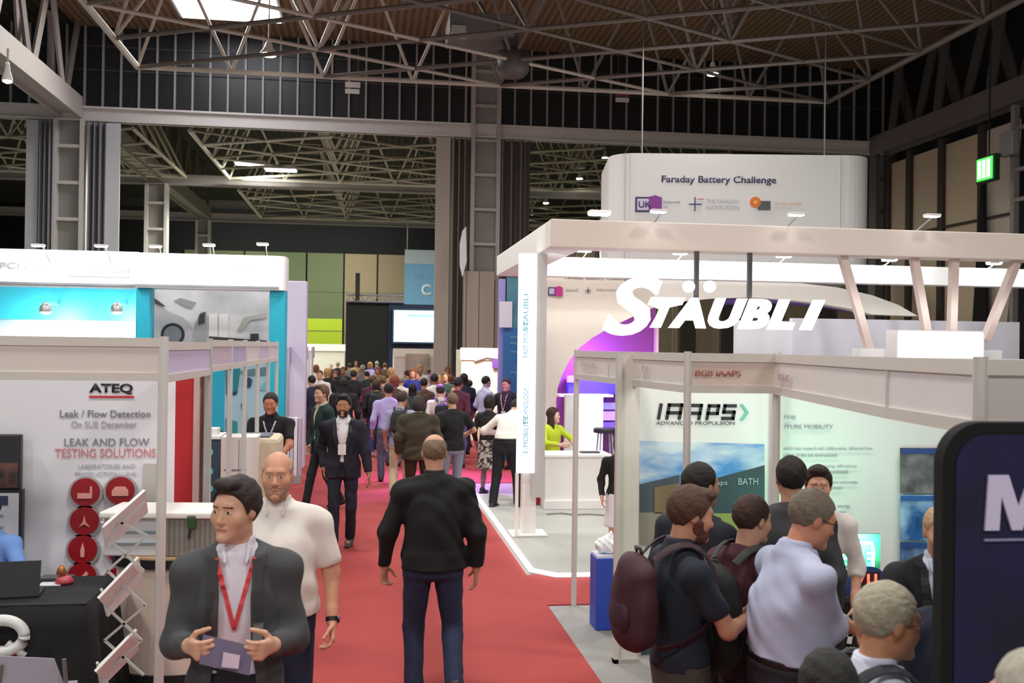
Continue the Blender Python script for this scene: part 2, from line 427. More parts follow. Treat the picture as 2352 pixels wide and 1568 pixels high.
        for sg in (1, -1): b.ell(H(.0305*sg, .079, .002), (.0135, .0125, .0125), Rh, k=.003)
        b.cap(H(-.018, .088, -.062), H(.018, .088, -.062), .0075, k=.008); b.cap(H(-.014, .087, -.073), H(.014, .087, -.073), .008, k=.008)
    # hands
    hands = hands or {}
    hp = {}
    for s_, sg in (('R', 1), ('L', -1)):
        fd = _n(wrp[s_]-el[s_]); hd = hands.get(s_, {})
        d = _n(hd.get('dir', fd)); nrm = np.asarray(hd.get('palm', (-sg, 0.15, -0.05)), float); nrm = _n(nrm-d*(nrm @ d)); t = np.cross(d, nrm)*sg*-1
        if 'thumb' in hd:
            if t @ np.asarray(hd['thumb'], float) < 0: t = -t
        elif t[1] < 0: t = -t
        curl = hd.get('curl', 0.35); W0 = wrp[s_]; hp[s_] = W0+d*.08
        if not fine and res > 0.013:
            b.ell(W0+d*.075, (.020, .040, .022), k=.02)
            b.cap(W0+d*.05, W0+d*.155+nrm*.03, .024, .014, k=.02); b.cap(W0+d*.03+t*.02, W0+d*.09+t*.05, .012, .009, k=.01)
            continue
        for off in (.028, .010, -.008, -.025):
            b.cap(W0+d*.012+t*off*.55, W0+d*.092+t*off, .0155, .0125, k=.012)
        for j, (off, Lf) in enumerate(((.029, .070), (.010, .080), (-.009, .074), (-.027, .058))):
            p = W0+d*.092+t*off; ang = 0
            for q, fr in enumerate((.45, .32, .23)):
                ang += curl*(1.0+0.12*j)*(1.0 if q else .8); dd = _n(d*math.cos(ang)+nrm*math.sin(ang)+t*off*0.8)
                p2 = p+dd*Lf*fr*1.05; b.cap(p, p2, .0096-.0007*q, .0090-.0007*q, k=.004 if q else .008); p = p2
        p = W0+d*.025+t*.024; d1 = _n(d*.6+t*.75+nrm*.45)
        p1 = p+d1*.042; d2 = _n(d*.9+t*.30+nrm*hd.get('tn', .5)); b.cap(p, p1, .015, .0115, k=.01); b.cap(p1, p1+d2*.032, .011, .010, k=.004); b.cap(p1+d2*.032, p1+d2*.032+_n(d2+nrm*.3)*.024, .0098, .0085, k=.004)
    b.x = b.x; 
    mat_s = [M(skin, .55, var=.06, scale=14), M('#b0705f' if skin > '#9' else '#6f4238', .5), M('#c9bbb0', .3), M('#2b1d16', .3), M((hair or (beard or '#8a6a50',))[0] if hair else (beard or '#8a6a50'), .8, var=.2, scale=50)]
    Ri = Rh.T
    def headmat(c):
        l = (c-hc) @ Rh; x, y, z = np.abs(l[:, 0]), l[:, 1], l[:, 2]
        m = np.zeros(len(c), int)
        m[(x < .021) & (y > .078) & (z > -.0765+x*.2) & (z < -.0595-x*.25)] = 1
        ey = ((x-.0305)**2+(z-.002)**2 < .0115**2) & (np.abs(z-.002) < .0046) & (y > .082); m[ey] = 2
        m[((x-.0305)**2+(z-.002)**2 < .0056**2) & (np.abs(z-.002) < .005) & (y > .082)] = 3
        if hair or beard: m[(x > .013) & (x < .047) & (np.abs(z-.0225+.10*(x-.03)) < .0031) & (y > .06)] = 4
        return m
    body = b.obj(name, mat_s, None, headmat if res < .009 else None)
    body.scale = (S, S, S); body.location = (pos[0], pos[1], z0); body.rotation_euler = (0, 0, math.radians(face))
    tag(body, label, 'person', group)
    # ---- hair
    def hairmesh(nm, color, style):
        v = Vol(hc-V3(.17, .17, .46 if style == 'long' else .17), hc+V3(.17, .17, .19), min(res, .009) if res < .02 else .014)
        x, y, z = v.coords(); x = x-hc[0]; y = y-hc[1]; z = z-hc[2]
        lx = x*Rh[0,0]+y*Rh[1,0]+z*Rh[2,0]; ly = x*Rh[0,1]+y*Rh[1,1]+z*Rh[2,1]; lz = x*Rh[0,2]+y*Rh[1,2]+z*Rh[2,2]
        nz = 0.0013*np.sin(150*lx+30*ly+5*np.sin(40*lz))*np.sin(60*ly+20*lx)+0.0012*np.sin(95*lz+80*lx+40*ly)
        if style in ('short', 'thin', 'long', 'fringe', 'curly', 'quiff', 'bob'):
            tk = {'short': .009, 'thin': .005, 'long': .016, 'fringe': .003, 'curly': .024, 'quiff': .015, 'bob': .020}[style]
            top_ = np.clip((lz-.03)/.06, 0, 1)
            d = (np.sqrt((lx/(.076*hs+tk*.8))**2+((ly+.016)/(.097*hs+tk*.8))**2+((lz-.030)/(.087*hs+tk*1.2))**2)-1)*(.08+tk)
            if style == 'quiff': d = np.minimum(d, (np.sqrt((lx/.060)**2+((ly-.045)/.055)**2+((lz-.105)/.030)**2)-1)*.03)
            if style == 'curly': nz = nz*3
            zline = np.interp(ly, [-.12, -.06, -.03, .012, .022, .045, .065, .10], [-.085, -.085, -.03, .012, -.02, .035, .068, .082])
            if style in ('long', 'bob'): zline = np.interp(ly, [-.12, .02, .05, .07, .10], [-.2, -.2, .03, .062, .075])
            d = np.maximum(d+nz, (zline-lz)*.8)
            if style == 'fringe': d = np.maximum(d, lz-np.interp(ly, [-.12, -.05, .02, .06], [.100, .082, .050, .030])); d = np.maximum(d, ly-.045)
            if style == 'thin': pass
            if style in ('long', 'bob'):
                Lz = -.34 if style == 'long' else -.06
                for (cx, cy, rx, ry) in ((0, -.062, .080, .045), (.066, -.015, .030, .055), (-.066, -.015, .030, .055)):
                    cz = Lz/2+.02; rz_ = abs(Lz)/2+.07
                    d2 = (np.sqrt(((lx-cx)/rx)**2+((ly-cy)/ry)**2+((lz-cz)/rz_)**2)-1)*min(rx, ry)+nz
                    d = np.minimum(d, d2)
                d = np.maximum(d, (.040-np.sqrt(lx**2*.7+(ly-.10)**2+(lz+.03)**2*.5)))
            v.f = np.broadcast_to(d, v.f.shape).astype(np.float32).copy()
        elif style == 'hood':
            d = (np.sqrt((lx/.100)**2+((ly+.02)/.120)**2+((lz-.0)/.135)**2)-1)*.09; d = np.maximum(d, ly-.06)
            v.f = np.broadcast_to(d, v.f.shape).astype(np.float32).copy()
        elif style == 'beard':
            d = np.minimum((np.sqrt((lx/.073)**2+((ly-.024)/.078)**2+((lz+.026)/.100)**2)-1)*.07, (np.sqrt((lx/.058)**2+((ly-.040)/.062)**2+((lz+.082)/.056)**2)-1)*.055)+nz*.6
            zl = np.interp(ly, [-.02, .03, .06, .085, .1], [.0, -.012, -.03, -.046, -.050])
            d = np.maximum(d, lz-zl); d = np.maximum(d, -ly-.005)
            d = np.maximum(d, (.011-np.sqrt((lx*.55)**2+(lz+.067)**2+((ly-.095)*.4)**2)))
            v.f = np.broadcast_to(d, v.f.shape).astype(np.float32).copy()
        elif style == 'brow':
            for sg in (1, -1): v.cap(H(.016*sg, .0915, .019), H(.044*sg, .080, .022), .0042, .0032, k=0)
        return v.obj(nm, M(color, .75, var=.35, scale=70, bump=.5), body)
    if hair: hairmesh('hair', hair[0], hair[1])
    if beard: hairmesh('beard', beard, 'beard')
    # ---- trousers / skirt
    legs = legs or ('trousers', '#23242c')
    cres = max(res*1.15, .008) if res < .02 else res
    if legs:
        v = Vol(lo, np.array((hi[0], hi[1], P[2]+.22)), cres)
        v.loft(P+V3(0, 0, -.10), P+V3(0, fat*.2, .03), (.155*w, .158*w+fat*.2), (.105, .108+fat*.45), np.eye(3), k=.03, grow=.016)
        v.loft(P+V3(0, fat*.2, .03), P+V3(0, fat*.3, .10), (.155*w+fat*.2, .145*w+fat*.4), (.105+fat*.45, .100+fat*.8), np.eye(3), k=.03, grow=.014)
        if legs[0] == 'skirt':
            v.loft(P+V3(0, 0, -.5), P+V3(0, 0, 0), (.20, .16), (.17, .11), np.eye(3), k=.03, grow=.02)
            v.f = np.maximum(v.f, (P[2]-.46)-v.coords()[2]).astype(np.float32)
        else:
            sl_ = 0.9 if legs[0] == 'slim' else 1.0
            for s_ in 'RL':
                v.cap(hip[s_], kn[s_], .088*w*sl_, .064*sl_, k=.03, grow=.006); ae = an[s_]+(kn[s_]-an[s_])*.03
                v.cap(kn[s_], ae, .066*sl_, .057*sl_, k=.015, grow=.005)
        x, y, z = v.coords(); v.f = (v.f+wr(x, y, z, .0035, 1.5, seed)*np.clip((P[2]-z)*4, .3, 1)).astype(np.float32)
        hz = 9 if (under or not top) else top.get('hem', .93)+.035
        v.f = np.maximum(v.f, z-min(P[2]+.095, hz-(.93-P[2]))).astype(np.float32)
        if legs[0] != 'skirt': v.f = np.maximum(v.f, .035-z).astype(np.float32)
        lm = legs[1] if not isinstance(legs[1], str) else M(legs[1], .85, var=.15, scale=9, bump=.4)
        v.obj('skirt' if legs[0] == 'skirt' else 'trousers', lm, body)
    if belt:
        v = Vol(P+V3(-.3, -.3, -.02), P+V3(.3, .3+fat, .14), .007)
        v.loft(P+V3(0, fat*.25, .0), P+V3(0, fat*.3, .12), (.158*w+fat*.2, .146*w+fat*.4), (.105+fat*.45, .100+fat*.8), np.eye(3), k=.0, grow=.020)
        z = v.coords()[2]; v.f = np.maximum(v.f, np.abs(z-(P[2]+.070))-.019).astype(np.float32); v.obj('belt', M('#17171a', .4), body)
    for s_ in 'RL':
        v = Vol(an[s_]-V3(.17, .2, .12), an[s_]+V3(.17, .28, .08), min(cres, .010)); o_ = an[s_]; Rf = fy[s_]
        tip = 0 if feet[s_][2] < .02 else -.04
        v.cap(o_+Rf @ V3(0, -.045, -.045), o_+Rf @ V3(0, .07, -.045+tip*.5), .040, .043, k=.02)
        v.cap(o_+Rf @ V3(0, .07, -.045+tip*.5), o_+Rf @ V3(0, .165, -.055+tip), .043, .032, k=.02); v.cap(o_+V3(0, -.01, -.03), o_+V3(0, -.01, .01), .046, .048, k=.02)
        v.f = np.maximum(v.f, (-.083+min(0, tip)-(v.coords()[2]-o_[2]))).astype(np.float32)
        v.obj('shoe', M(shoes, .45), body)
    # ---- tops
    def make_top(d, nm, grow, hem, sleeve, color, opening=None, amp=.004, lapel=False, mat=None, flare=0):
        rr = cres
        v = Vol(lo, hi+V3(0, 0, 0), rr)
        v.z = v.z[v.z > hem-.06-.1*abs(lean)]; v.z = v.z[v.z < hi[2]-.05]; v.f = np.full((len(v.x), len(v.y), len(v.z)), .2, np.float32)
        torso(v, grow, k=.04)
        if hem < .93:
            v.loft(P+V3(0, 0, hem-.95), P+V3(0, fat*.2, .02), (.163*w+flare, .158*w+fat*.3), (.112+flare+fat*.2, .105+fat*.5), np.eye(3), k=.03, grow=grow, c=.06)
        for s_ in 'RL': arm(v, s_, grow*.5, sleeve, flare=.006 if sleeve < 1 else .004, k=.045)
        v.cap(T((0, -.012, 1.45)), T((0, -.010, 1.485)), .062, .058, k=.03, grow=grow*.5)
        x, y, z = v.coords()
        v.f = (v.f + wr(x, y, z, amp, 1.3, seed+1)).astype(np.float32)
        px, py, pz = x-P[0], y-P[1], z-P[2]
        lx = px*Rt[0,0]+py*Rt[1,0]+pz*Rt[2,0]; ly = px*Rt[0,1]+py*Rt[1,1]+pz*Rt[2,1]; lz = px*Rt[0,2]+py*Rt[1,2]+pz*Rt[2,2]+.93
        if lapel and opening:
            ww = np.interp(lz, opening[0], opening[1]); zb = d.get('button', 1.12)
            mk = (np.abs(lx) < ww+.045*np.clip((lz-zb)/.1, 0, 1)) & (lz > zb) & (ly > 0)
            v.f = (v.f-.012*mk).astype(np.float32)
        v.f = np.maximum(v.f, hem-z-.0*(lx)).astype(np.float32)
        neckline = 1.50+np.clip(-ly*.15, -.03, .03)
        if nm in ('t_shirt', 'jacket', 'sweater'): neckline = 1.482+np.clip(-ly*.35, -.05, .04)
        v.f = np.maximum(v.f, (lz-neckline)*((np.abs(lx) < .13))-.2*(np.abs(lx) >= .13)).astype(np.float32)
        # sleeve ends
        for s_ in 'RL':
            if sleeve < 1: e = sh[s_]+(el[s_]-sh[s_])*(sleeve+.12); dr = _n(el[s_]-sh[s_])
            else: e = el[s_]+(wrp[s_]-el[s_])*(sleeve-1); dr = _n(wrp[s_]-el[s_])
            rr_ = .10
            inr = ((x-e[0]-dr[0]*.05)**2+(y-e[1]-dr[1]*.05)**2+(z-e[2]-dr[2]*.05)**2) < rr_**2
            pl = (x-e[0])*dr[0]+(y-e[1])*dr[1]+(z-e[2])*dr[2]
            # only clip where the sleeve tube itself ends
            ax_ = np.sqrt(np.maximum(0, ((x-e[0])**2+(y-e[1])**2+(z-e[2])**2)-pl**2))
            cut = inr & (ax_ < .075) & (pl > 0)
            v.f = np.where(cut, np.maximum(v.f, pl), v.f).astype(np.float32)
        if opening:
            ww = np.interp(lz, opening[0], opening[1]); v.f = np.maximum(v.f, np.where(ly > .0, (ww-np.abs(lx+d.get('off', 0))), -.2)).astype(np.float32)
        mt = mat or M(color, .85, var=.12, scale=7, bump=.5)
        if d.get('mats'): return v, v.obj(nm, d['mats'], body, d['matfn'](hc, T))
        return v, v.obj(nm, mt, body)
    tv = None
    if under:
        uv, _ = make_top(under, 'shirt', .012, under.get('hem', .96), under.get('sleeve', 1.6 if not top else 0.3), under['color'], amp=.002)
        tv = uv
    if top:
        kind = top['kind']; sl = top.get('sleeve', {'jacket': 1.93, 'shirt': 1.93, 'sweater': 1.95, 't_shirt': .62, 'polo_shirt': .62}[kind])
        op = top.get('open')
        grow = top.get('grow', {'jacket': .028, 'shirt': .018, 'sweater': .024, 't_shirt': .014, 'polo_shirt': .015}[kind])
        jv, _ = make_top(top, kind, grow, top.get('hem', {'jacket': .80}.get(kind, .93)), sl, top['color'], opening=op, amp=top.get('amp', .0045), lapel=kind == 'jacket' and op is not None, mat=top.get('mat'), flare=top.get('flare', .01))
        if tv is None: tv = jv
        # collar
    tb = top or {}
    ccol = top.get('collar') if top else None
    if under and under.get('collar', True): ccol = under['color']
    if ccol and res < .016:
        v = Vol(neck-V3(.13, .13, .06), neck+V3(.13, .14, .12), min(cres, .008))
        a_, b_ = T((0, -.008, 1.455)), T((0, -.004, 1.515))
        v.loft(a_, b_, (.070, .062), (.068, .061), Rt, k=0, grow=.006, c=.01)
        x, y, z = v.coords(); px, py, pz = x-P[0], y-P[1], z-P[2]
        lx = px*Rt[0,0]+py*Rt[1,0]+pz*Rt[2,0]; ly = px*Rt[0,1]+py*Rt[1,1]+pz*Rt[2,1]; lz = px*Rt[0,2]+py*Rt[1,2]+pz*Rt[2,2]+.93
        for sg in (1, -1): v.cap(T((.050*sg, .060, 1.475)), T((.040*sg, .098, 1.425)), .012, .008, k=.015)
        v.f = np.maximum(v.f, np.where(ly > 0, .016+(.45*(lz-1.44))-np.abs(lx), -.2)).astype(np.float32)
        v.f = np.maximum(v.f, lz-(1.517-.12*np.clip(ly, 0, .2))).astype(np.float32)
        v.obj('collar', M(ccol, .8), body)
    tops = [q for q in ((tv if under else None), (jv if top else None)) if q is not None]
    def fronty(x_, z_, only=None):
        best = -9
        for q in (tops if only is None else [only]):
            i = int(np.clip(np.searchsorted(q.x, x_), 0, len(q.x)-1)); k_ = int(np.clip(np.searchsorted(q.z, z_), 0, len(q.z)-1))
            col = q.f[i, :, k_]; w_ = np.where(col < 0)[0]
            if len(w_): best = max(best, q.y[w_[-1]])
        return best if best > -5 else P[1]+.1
    # ribbon lying on the chest through points (x,z)
    def ribbon(nm, pts, wd, color, side='front'):
        mb = MB(); fr = []
        for (x_, z_) in pts:
            fr.append((x_, max(fronty(x_+e_, z_+f_) for e_ in (-.012, 0, .012) for f_ in (-.012, .012))+.003, z_))
        vs = []
        for i, p in enumerate(fr):
            q = fr[min(i+1, len(fr)-1)]; r_ = fr[max(i-1, 0)]; dd = Vector(q)-Vector(r_); nn_ = Vector((dd.z, 0, -dd.x)).normalized()*wd/2
            vs += [Vector(p)+nn_, Vector(p)-nn_, Vector(p)-nn_+Vector((0, .004, 0)), Vector(p)+nn_+Vector((0, .004, 0))]
        fs = []
        for i in range(len(fr)-1):
            for k_ in range(4): fs.append((i*4+k_, i*4+(k_+1) % 4, i*4+4+(k_+1) % 4, i*4+4+k_))
        mb.add(vs, fs); return mb.build(nm, M(color, .6), body)
    if top and top['kind'] == 'jacket' and res < .0095 and op:
        zb_ = top.get('button', 1.12); dk = '#%02x%02x%02x' % tuple(int(int(top['color'].lstrip('#')[i:i+2], 16)*.72) for i in (0, 2, 4))
        for sg in (1, -1):
            zs = [1.44-(1.44-zb_)*t/9 for t in range(10)]
            ribbon('lapel', [(sg*(float(np.interp(z_, op[0], op[1]))+.010+.020*math.sin(math.pi*min(1, (1.46-z_)/(1.46-zb_)))), z_) for z_ in zs], .038, dk)
    if lanyard:
        zb = lanyard.get('z', 1.13); cx = lanyard.get('x', 0.0); top_z = 1.445-.25*max(0, lean)
        ly_ = mbp = [( .072*(1-t)+cx*t+.0, top_z*(1-t)+zb*t) for t in [i/14 for i in range(15)]]
        ry_ = [(-.072*(1-t)+cx*t, top_z*(1-t)+zb*t) for t in [i/14 for i in range(15)]]
        ribbon('lanyard', ly_+ry_[::-1], lanyard.get('w', .016), lanyard['color'])
        if lanyard.get('badge'):
            yb = max(fronty(cx+dx, zb-.05) for dx in (-.03, 0, .03))+.006; mb = MB(); mb.box(cx-.045, yb, zb-.125, cx+.045, yb+.006, zb-.005); mb.build('badge', M(lanyard['badge'], .4), body)
    if tie:
        ribbon('tie', [(0, 1.44), (0, 1.40), (0, 1.3), (0, 1.2), (0, 1.1), (0, 1.02)], .055, tie)
    if glasses:
        mb = MB()
        for sg in (1, -1):
            ring = [H(sg*(.031+.022*math.cos(t)), .100-.008*abs(math.cos(t)), .001+.016*math.sin(t)) for t in [2*math.pi*k/16 for k in range(17)]]
            mb.tube(ring, .0022, 5)
            mb.tube([H(sg*.053, .094, .006), H(sg*.074, .05, .008), H(sg*.078, -.005, .006)], .0026, 5)
        mb.tube([H(-.010, .102, .004), H(0, .105, .007), H(.010, .102, .004)], .0022, 5)
        mb.build('glasses', M(glasses, .3), body)
    if watch:
        s_ = watch; d = _n(wrp[s_]-el[s_]); p = wrp[s_]-d*.012; mb = MB(); mb.tube([p-d*.011, p+d*.011], .0335, 20); mb.disc((p[0]+(.034 if s_ == 'R' else -.034), p[1], p[2]), .019, 'x', .010)
        mb.build('wristwatch', M('#15171b', .3), body)
    body['_T'] = 0
    del body['_T']
    info = dict(T=T, P=P, Rt=Rt, hc=hc, hand=hp, S=S, body=body, front=fronty, wr=wrp, el=el, sh=sh)
    info['world'] = lambda p: Matrix.Translation((pos[0], pos[1], z0)) @ Matrix.Rotation(math.radians(face), 4, 'Z') @ Matrix.Scale(S, 4) @ Vector(p)
    return info

def backpack(info, label, color, color2, h=.46, wdt=.30, dep=.17, zc=1.22, res=.010, straps=True, mark=None, tilt=0.0, side=0.0, group=None):
    """rucksack worn on the back; its own top-level thing"""
    body = info['body']; Rt = info['Rt']; T = info['T']
    root = bpy.data.objects.new('backpack', None); C.objects.link(root); tag(root, label, 'backpack', group); root.empty_display_size = .1
    root.matrix_world = Matrix.Translation(body.location) @ Matrix.Rotation(body.rotation_euler.z, 4, 'Z') @ Matrix.Scale(info['S'], 4)
    c = T((side, -.155-dep/2, zc)); R = Rt
    v = Vol(c-V3(.3, .3, .4), c+V3(.3, .3, .4), res)
    v.ell(c, (wdt/2, dep/2, h/2), R, k=.03); x = wdt/2-.06; zz = h/2-.08
    for sx in (-1, 1):
        v.cap(c+R @ V3(sx*x, .01, -zz), c+R @ V3(sx*x*.85, .02, zz*.9), .058, .050, k=.07)
    v.cap(c+R @ V3(0, -.01, -zz), c+R @ V3(0, .0, zz), dep/2, dep/2*.8, k=.06)
    X, Y_, Z = v.coords(); v.f = (v.f+wr(X, Y_, Z, .004, 1.4, 2)).astype(np.float32)
    v.obj('bag', M(color, .7, var=.15, scale=20, bump=.1), root)
    pk = Vol(c-V3(.3, .35, .4), c+V3(.3, .3, .4), res)
    pk.ell(c+R @ V3(0, -dep*.42, -h*.16), (wdt*.36, dep*.22, h*.24), R, k=.02)
    pk.obj('front_pocket', M(color2, .7, var=.15, scale=20, bump=.1), root)
    mb = MB(); mb.tube([tuple(c+R @ V3(-.03, .03, h/2-.01)), tuple(c+R @ V3(-.03, .02, h/2+.03)), tuple(c+R @ V3(.03, .02, h/2+.03)), tuple(c+R @ V3(.03, .03, h/2-.01))], .009, 6); mb.build('grab_handle', M(color2, .7), root, smooth=True)
    if straps:
        for sg in (1, -1):
            mb = MB(); pts = [(sg*.075, -.16, 1.42), (sg*.095, -.09, 1.485), (sg*.105, .0, 1.505), (sg*.112, .075, 1.45), (sg*.125, .125, 1.34), (sg*.15, .115, 1.22), (sg*.172, .04, 1.12), (sg*.165, -.07, 1.06), (sg*.12, -.16, 1.04)]
            P_ = [Vector(T(p)) for p in pts]; vs = []
            for i, p in enumerate(P_):
                dd = (P_[min(i+1, len(P_)-1)]-P_[max(i-1, 0)]).normalized(); ctr = Vector(T((0, 0, 1.25))); out = (p-ctr); out = (out-dd*out.dot(dd)).normalized(); sd = dd.cross(out)*.026
                vs += [p-sd, p+sd, p+sd+out*.014, p-sd+out*.014]
            fs = [(i*4+k, i*4+(k+1) % 4, i*4+4+(k+1) % 4, i*4+4+k) for i in range(len(P_)-1) for k in range(4)]
            mb.add(vs, fs); o = mb.build('strap', M(color2, .7), root, smooth=False); s = o.modifiers.new('s', 'SUBSURF'); s.levels = 1; s.render_levels = 1
    if mark:
        cc = c+R @ V3(.0, -dep*.64, -h*.14); mb = MB()
        for k in range(2):
            mb.bar(tuple(cc+R @ V3(-.045+.06*k, -.004, -.012)), tuple(cc+R @ V3(-.005+.06*k, -.004, .016)), .008, .008)
        mb.build('emblem', M(mark, .4), root)
    return root
# ------------------------------------------------------------------ materials of the hall
steel = M('#aea7a1', .5, .1, var=.08); steel_l = M('#d3cdc8', .5, .0, var=.06); steel_d = M('#6f6a68', .55, .2, var=.08)
white = M('#eeecea', .45, var=.02); cream = M('#ddd6cd', .55, var=.03); offw = M('#e6e2dd', .5, var=.02)
black = M('#0d0d0f', .6, var=.1); dark = M('#1a1a1d', .7, var=.1); alu = M('#c9c7c4', .35, .5, var=.03)
XR = PY(2000, 325, 33).x+.85; XR2 = XR+.2
def structure(o): return tag(o, kind='structure')

# ------------------------------------------------------------------ floor, walls, ceiling
mb = MB(); mb.box(-27, -14, -.2, XR2, 77, 0); structure(mb.build('floor', M('#8d8a87', .6, var=.08, scale=3, bump=.05)))
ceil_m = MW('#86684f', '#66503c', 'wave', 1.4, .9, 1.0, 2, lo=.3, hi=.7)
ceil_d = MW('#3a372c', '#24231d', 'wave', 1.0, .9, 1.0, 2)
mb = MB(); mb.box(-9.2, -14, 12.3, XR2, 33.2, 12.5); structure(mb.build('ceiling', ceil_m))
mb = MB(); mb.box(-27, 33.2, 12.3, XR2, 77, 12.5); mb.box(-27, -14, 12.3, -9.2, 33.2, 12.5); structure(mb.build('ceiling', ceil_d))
mb = MB(); mb.box(-27.2, -14, 0, -27, 77, 12.5); structure(mb.build('wall_left', M('#3a3833', .8)))
mb = MB(); mb.box(XR, -14, 0, XR2, 77, 12.5); structure(mb.build('wall_right', M('#1b1b1e', .8)))
# far end wall: green and tan cladding bays
fw = MB(); fw.box(-27, 76, 0, XR2, 76.3, 12.5); fwall = structure(fw.build('wall_back', M('#090a0b', .9)))
xg = [PY(u, 700, 75.8).x for u in (420, 560, 610, 703, 789, 866, 935, 1010, 1090)]
cols = ['#4f5a38', '#56613d', '#505b3a', '#566140', '#7d6f54', '#75694f', '#6b614b', '#665c48']
for i, c in enumerate(cols):
    b = MB(); b.box(xg[i]+.06, 75.8, 0, xg[i+1]-.06, 76, 9.2)
    for z in (3.2, 6.3): b.box(xg[i]+.06, 75.74, z, xg[i+1]-.06, 75.8, z+.1)
    b.build('cladding_panel', M(c, .7, var=.05), fwall)
# lintel beams + dark upper wall with mullions over the opening between the halls
def lintel(y, n, z=9.5, x0=-27, x1=XR-.05, hh=.46, m=steel_l):
    b = MB(); b.box(x0, y-.15, z-hh/2, x1, y+.15, z-hh/2+.06); b.box(x0, y-.15, z+hh/2-.06, x1, y+.15, z+hh/2); b.box(x0, y-.05, z-hh/2, x1, y+.05, z+hh/2)
    return structure(b.build('trim_%d' % n, m))
lintel(33.0, 1); lintel(45.5, 2, m=steel); lintel(58.5, 3, m=steel)
b = MB(); b.box(-27, 33.1, 9.7, XR, 33.2, 12.3); uw = structure(b.build('wall_upper', M('#17181b', .45, var=.2, scale=.6)))
x = -26.4
while x < XR-.3:
    b = MB(); b.box(x-.03, 33.02, 9.73, x+.03, 33.1, 12.3); b.build('mullion', M('#9a9692', .6), uw); x += .547
for z in (10.9, 11.65):
    b = MB(); b.box(-27, 33.06, z, XR, 33.1, z+.05); b.build('rail', M('#3a393a', .6), uw)

# ------------------------------------------------------------------ steel columns (two channels tied by battens)
def column(x, y, w, ztop, label, m, n=7, group=None, d=.5):
    t = thing('steel_column', label, 'column', (x, y, 0), 0, group)
    for s in (-1, 1):
        b = MB(); b.box(s*w/2, -d/2, 0, s*(w/2-.13), d/2, ztop); b.build('flange', m, t)
    b = MB(); b.box(-w/2+.13, -.02, 0, w/2-.13, .02, ztop); b.build('web', M('#8f8a86', .6), t)
    for i in range(n):
        z = ztop-.9-i*1.14
        if z > .3: b = MB(); b.box(-w/2+.13, -d/2+.03, z, w/2-.13, d/2-.03, z+.1); b.build('batten', m, t)
    return t
cx1 = PY(161, 420, 33).x; cx2 = PY(1113, 450, 33).x
column(cx1, 33, .92, 9.3, 'broad grey steel column at left between two pale curtains behind the turquoise stand', steel_l)
column(cx2, 33, .98, 12.3, 'grey steel column in the middle of the hall rising past the long beam', steel)
column(PY(360, 500, 45.5).x, 45.5, .95, 9.3, 'slender far steel column seen just right of the left curtain, under the diagonal girder', steel_l)
column(PY(467, 540, 58.5).x, 58.5, .8, 9.3, 'smallest and farthest steel column left of the dark end wall', steel_l)
column(PY(2030, 430, 33).x, 33, .85, 9.3, 'dark steel column in the far right corner beside the tan wall panels', M('#5b5452', .6))
# beige casing at the foot of the middle column
t = thing('column_casing', 'tall beige box casing around the foot of the middle column, above the crowd', 'casing', (0, 0, 0))
a = PY(1066, 622, 32.3); c_ = PY(1136, 622, 32.3); xm = (a.x+c_.x)/2
b = MB(); b.box(a.x, 32.3, 0, xm-.01, 32.7, a.z); b.build('panel', M('#b3a394', .6, var=.03), t)
b = MB(); b.box(xm+.01, 32.3, 0, c_.x, 32.7, a.z); b.build('panel', M('#ad9d8f', .6, var=.03), t)

# ------------------------------------------------------------------ curtains parked beside the columns
def curtain(u0, u1, vt, flat, label, mflat, mpl, y=32.9, zb=.1):
    """flat = fraction at the left (+) or right (-) that hangs as a flat stiff sheet"""
    x0, x1 = PY(u0, vt, y).x, PY(u1, vt, y).x; zt = 9.22
    t = thing('hall_curtain', label, 'curtain', (x0, y, 0)); W = x1-x0; f = abs(flat)
    fa, fb = (0, W*f) if flat > 0 else (W*(1-f), W); pa, pb = (W*f, W) if flat > 0 else (0, W*(1-f))
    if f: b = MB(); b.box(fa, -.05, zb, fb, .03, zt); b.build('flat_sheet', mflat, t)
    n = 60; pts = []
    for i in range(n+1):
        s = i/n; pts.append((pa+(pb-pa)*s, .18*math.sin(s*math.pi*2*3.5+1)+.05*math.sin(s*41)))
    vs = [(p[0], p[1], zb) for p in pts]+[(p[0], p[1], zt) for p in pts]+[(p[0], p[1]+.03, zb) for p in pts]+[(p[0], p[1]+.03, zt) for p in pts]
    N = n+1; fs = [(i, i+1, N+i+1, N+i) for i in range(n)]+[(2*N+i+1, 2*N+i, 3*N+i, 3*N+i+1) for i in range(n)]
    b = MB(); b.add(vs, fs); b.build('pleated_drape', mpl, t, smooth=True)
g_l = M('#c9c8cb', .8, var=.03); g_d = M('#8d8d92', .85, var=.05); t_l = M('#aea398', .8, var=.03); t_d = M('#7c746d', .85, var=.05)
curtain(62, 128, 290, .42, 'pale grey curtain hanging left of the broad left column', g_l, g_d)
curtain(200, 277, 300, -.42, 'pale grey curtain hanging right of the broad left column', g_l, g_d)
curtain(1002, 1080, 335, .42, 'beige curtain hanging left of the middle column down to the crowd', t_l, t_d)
curtain(1143, 1216, 340, 0, 'dark taupe curtain hanging right of the middle column above the canopy', t_l, M('#6b6462', .85))

